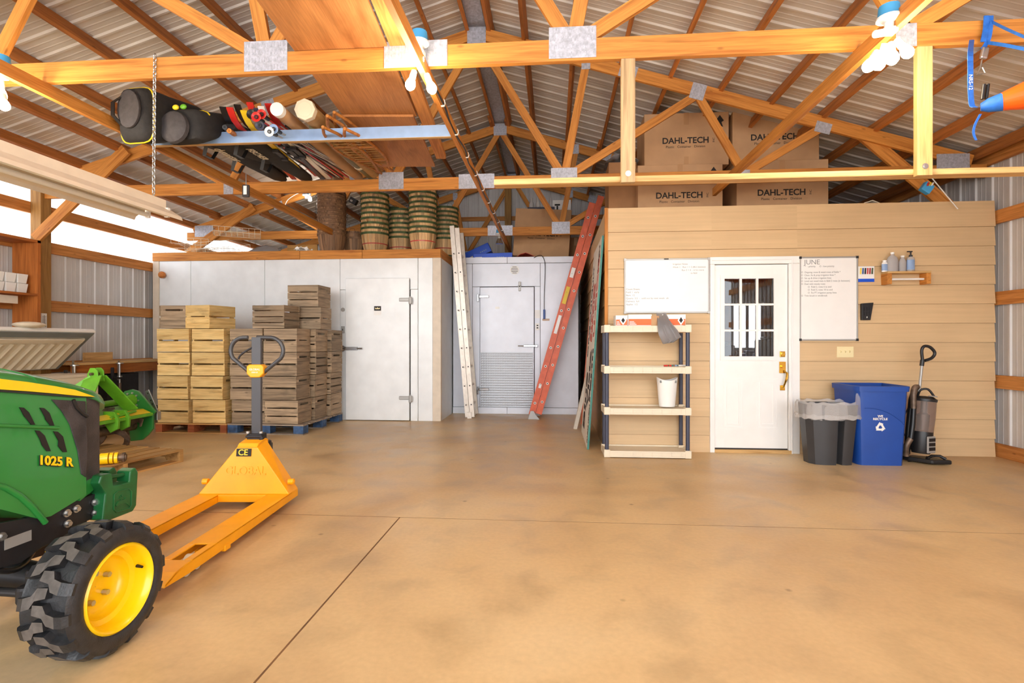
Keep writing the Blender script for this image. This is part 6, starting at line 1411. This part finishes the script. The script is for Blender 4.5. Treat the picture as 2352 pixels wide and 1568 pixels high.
# mast: two flat arms rising to the top link ears
tp_ = PX(221, 858, -4.62)
for sg in (-1, 1):
    y = tp_.y + sg * .035
    m = MB(); m.beam((-4.62, y, tp_.z - .03), (-4.52, tp_.y + sg * .33, .5), .014, .17, up=(1, 0, 0)); m.beam((-4.63, y, tp_.z - .04), (-5.05, tp_.y + sg * .2, .52), .012, .07)
    m.prism([(-.06, -.08), (.06, -.08), (.05, .03), (.02, .06), (-.03, .06), (-.06, .0)], y - .006, y + .006, lambda a, b, e: V((-4.62 + a, e, tp_.z + b)))
    t.p('mast_arm', m, LIME, bevel=.003)
m = MB(); m.cyl((-4.62, tp_.y - .07, tp_.z), (-4.62, tp_.y + .07, tp_.z), .014); t.p('top_pin', m, CASTI)
m = MB(); m.cyl((KX, k0, .27), (KX, k1, .27), .05, seg=18); t.p('rotor_shaft', m, CASTI, smooth=40)
for k in range(5):
    y = k0 + .12 + k * .25
    for j in range(3):
        a0 = 2 * PI * j / 3 + k * .7; P = lambda r, a: V((KX + r * math.cos(a0 + a), 0, .27 + r * math.sin(a0 + a)))
        pts = [P(.05, 0), P(.12, -.05), P(.18, -.16), P(.225, -.38), P(.235, -.62)]; pts = [p + V((0, y + (.07 * (i / 4) ** 3 * (1 if (j + k) % 2 else -1)), 0)) for i, p in enumerate(pts)]
        m = MB(); rs = []
        for i, p in enumerate(pts): 
            d = (pts[min(i + 1, 4)] - pts[max(i - 1, 0)]).normalized(); s = d.cross(V((0, 1, 0))); w = (.03, .03, .034, .032, .012)[i]
            rs.append([p + s * w + V((0, .006, 0)), p - s * w + V((0, .006, 0)), p - s * w - V((0, .006, 0)), p + s * w - V((0, .006, 0))])
        m.loft(rs); t.p('tine', m, CASTI, smooth=40)
p0, p1 = PY(338, 896, 5.78), PY(361, 950, 5.78); m = MB(); m.beam(p0, p1, .05, .012, up=(0, 1, 0)); m.box(p1 + V((-.02, 0, -.02)), (.09, .06, .1)); sd_ = t.p('parking_stand', m, STEEL, bevel=.004)
for q in (.12, .42, .58): m = MB(); c = V(p0).lerp(V(p1), q) + V((0, -.007, 0)); m.cyl(c, c + V((0, -.003, 0)), .009); t.p('hole', m, INK, parent=sd_)
m = MB(); m.cyl((KX + .05, k0 + .25, .18), (KX + .35, k0 + .2, .16), .05); single('shaft_guard', m, JDY, 'yellow shaft guard lying between the tiller tines', 'guard', (KX + .2, k0 + .2, .16), smooth=40) if False else None
p = PZ(250, 1052, .185); t = T('shaft_joint', 'yellow ribbed drive shaft joint lying on the bare pallet', 'shaft joint', (p.x, p.y, .132))
m = MB(); d = V((.8, .45, 0)).normalized(); p = V((p.x, p.y, .132 + .052))
for a, b, r in ((-.25, -.06, .042), (-.06, .0, .05), (.01, .035, .05), (.045, .07, .05)): m.cyl(p + d * a, p + d * b, r, seg=18)
t.p('guard_cone', m, JDY, smooth=40); m = MB(); m.cyl(p + d * .07, p + d * .13, .03, seg=14); m.cyl(p + d * .1, p + d * .12, .042, seg=14); t.p('yoke', m, CASTI, smooth=40)
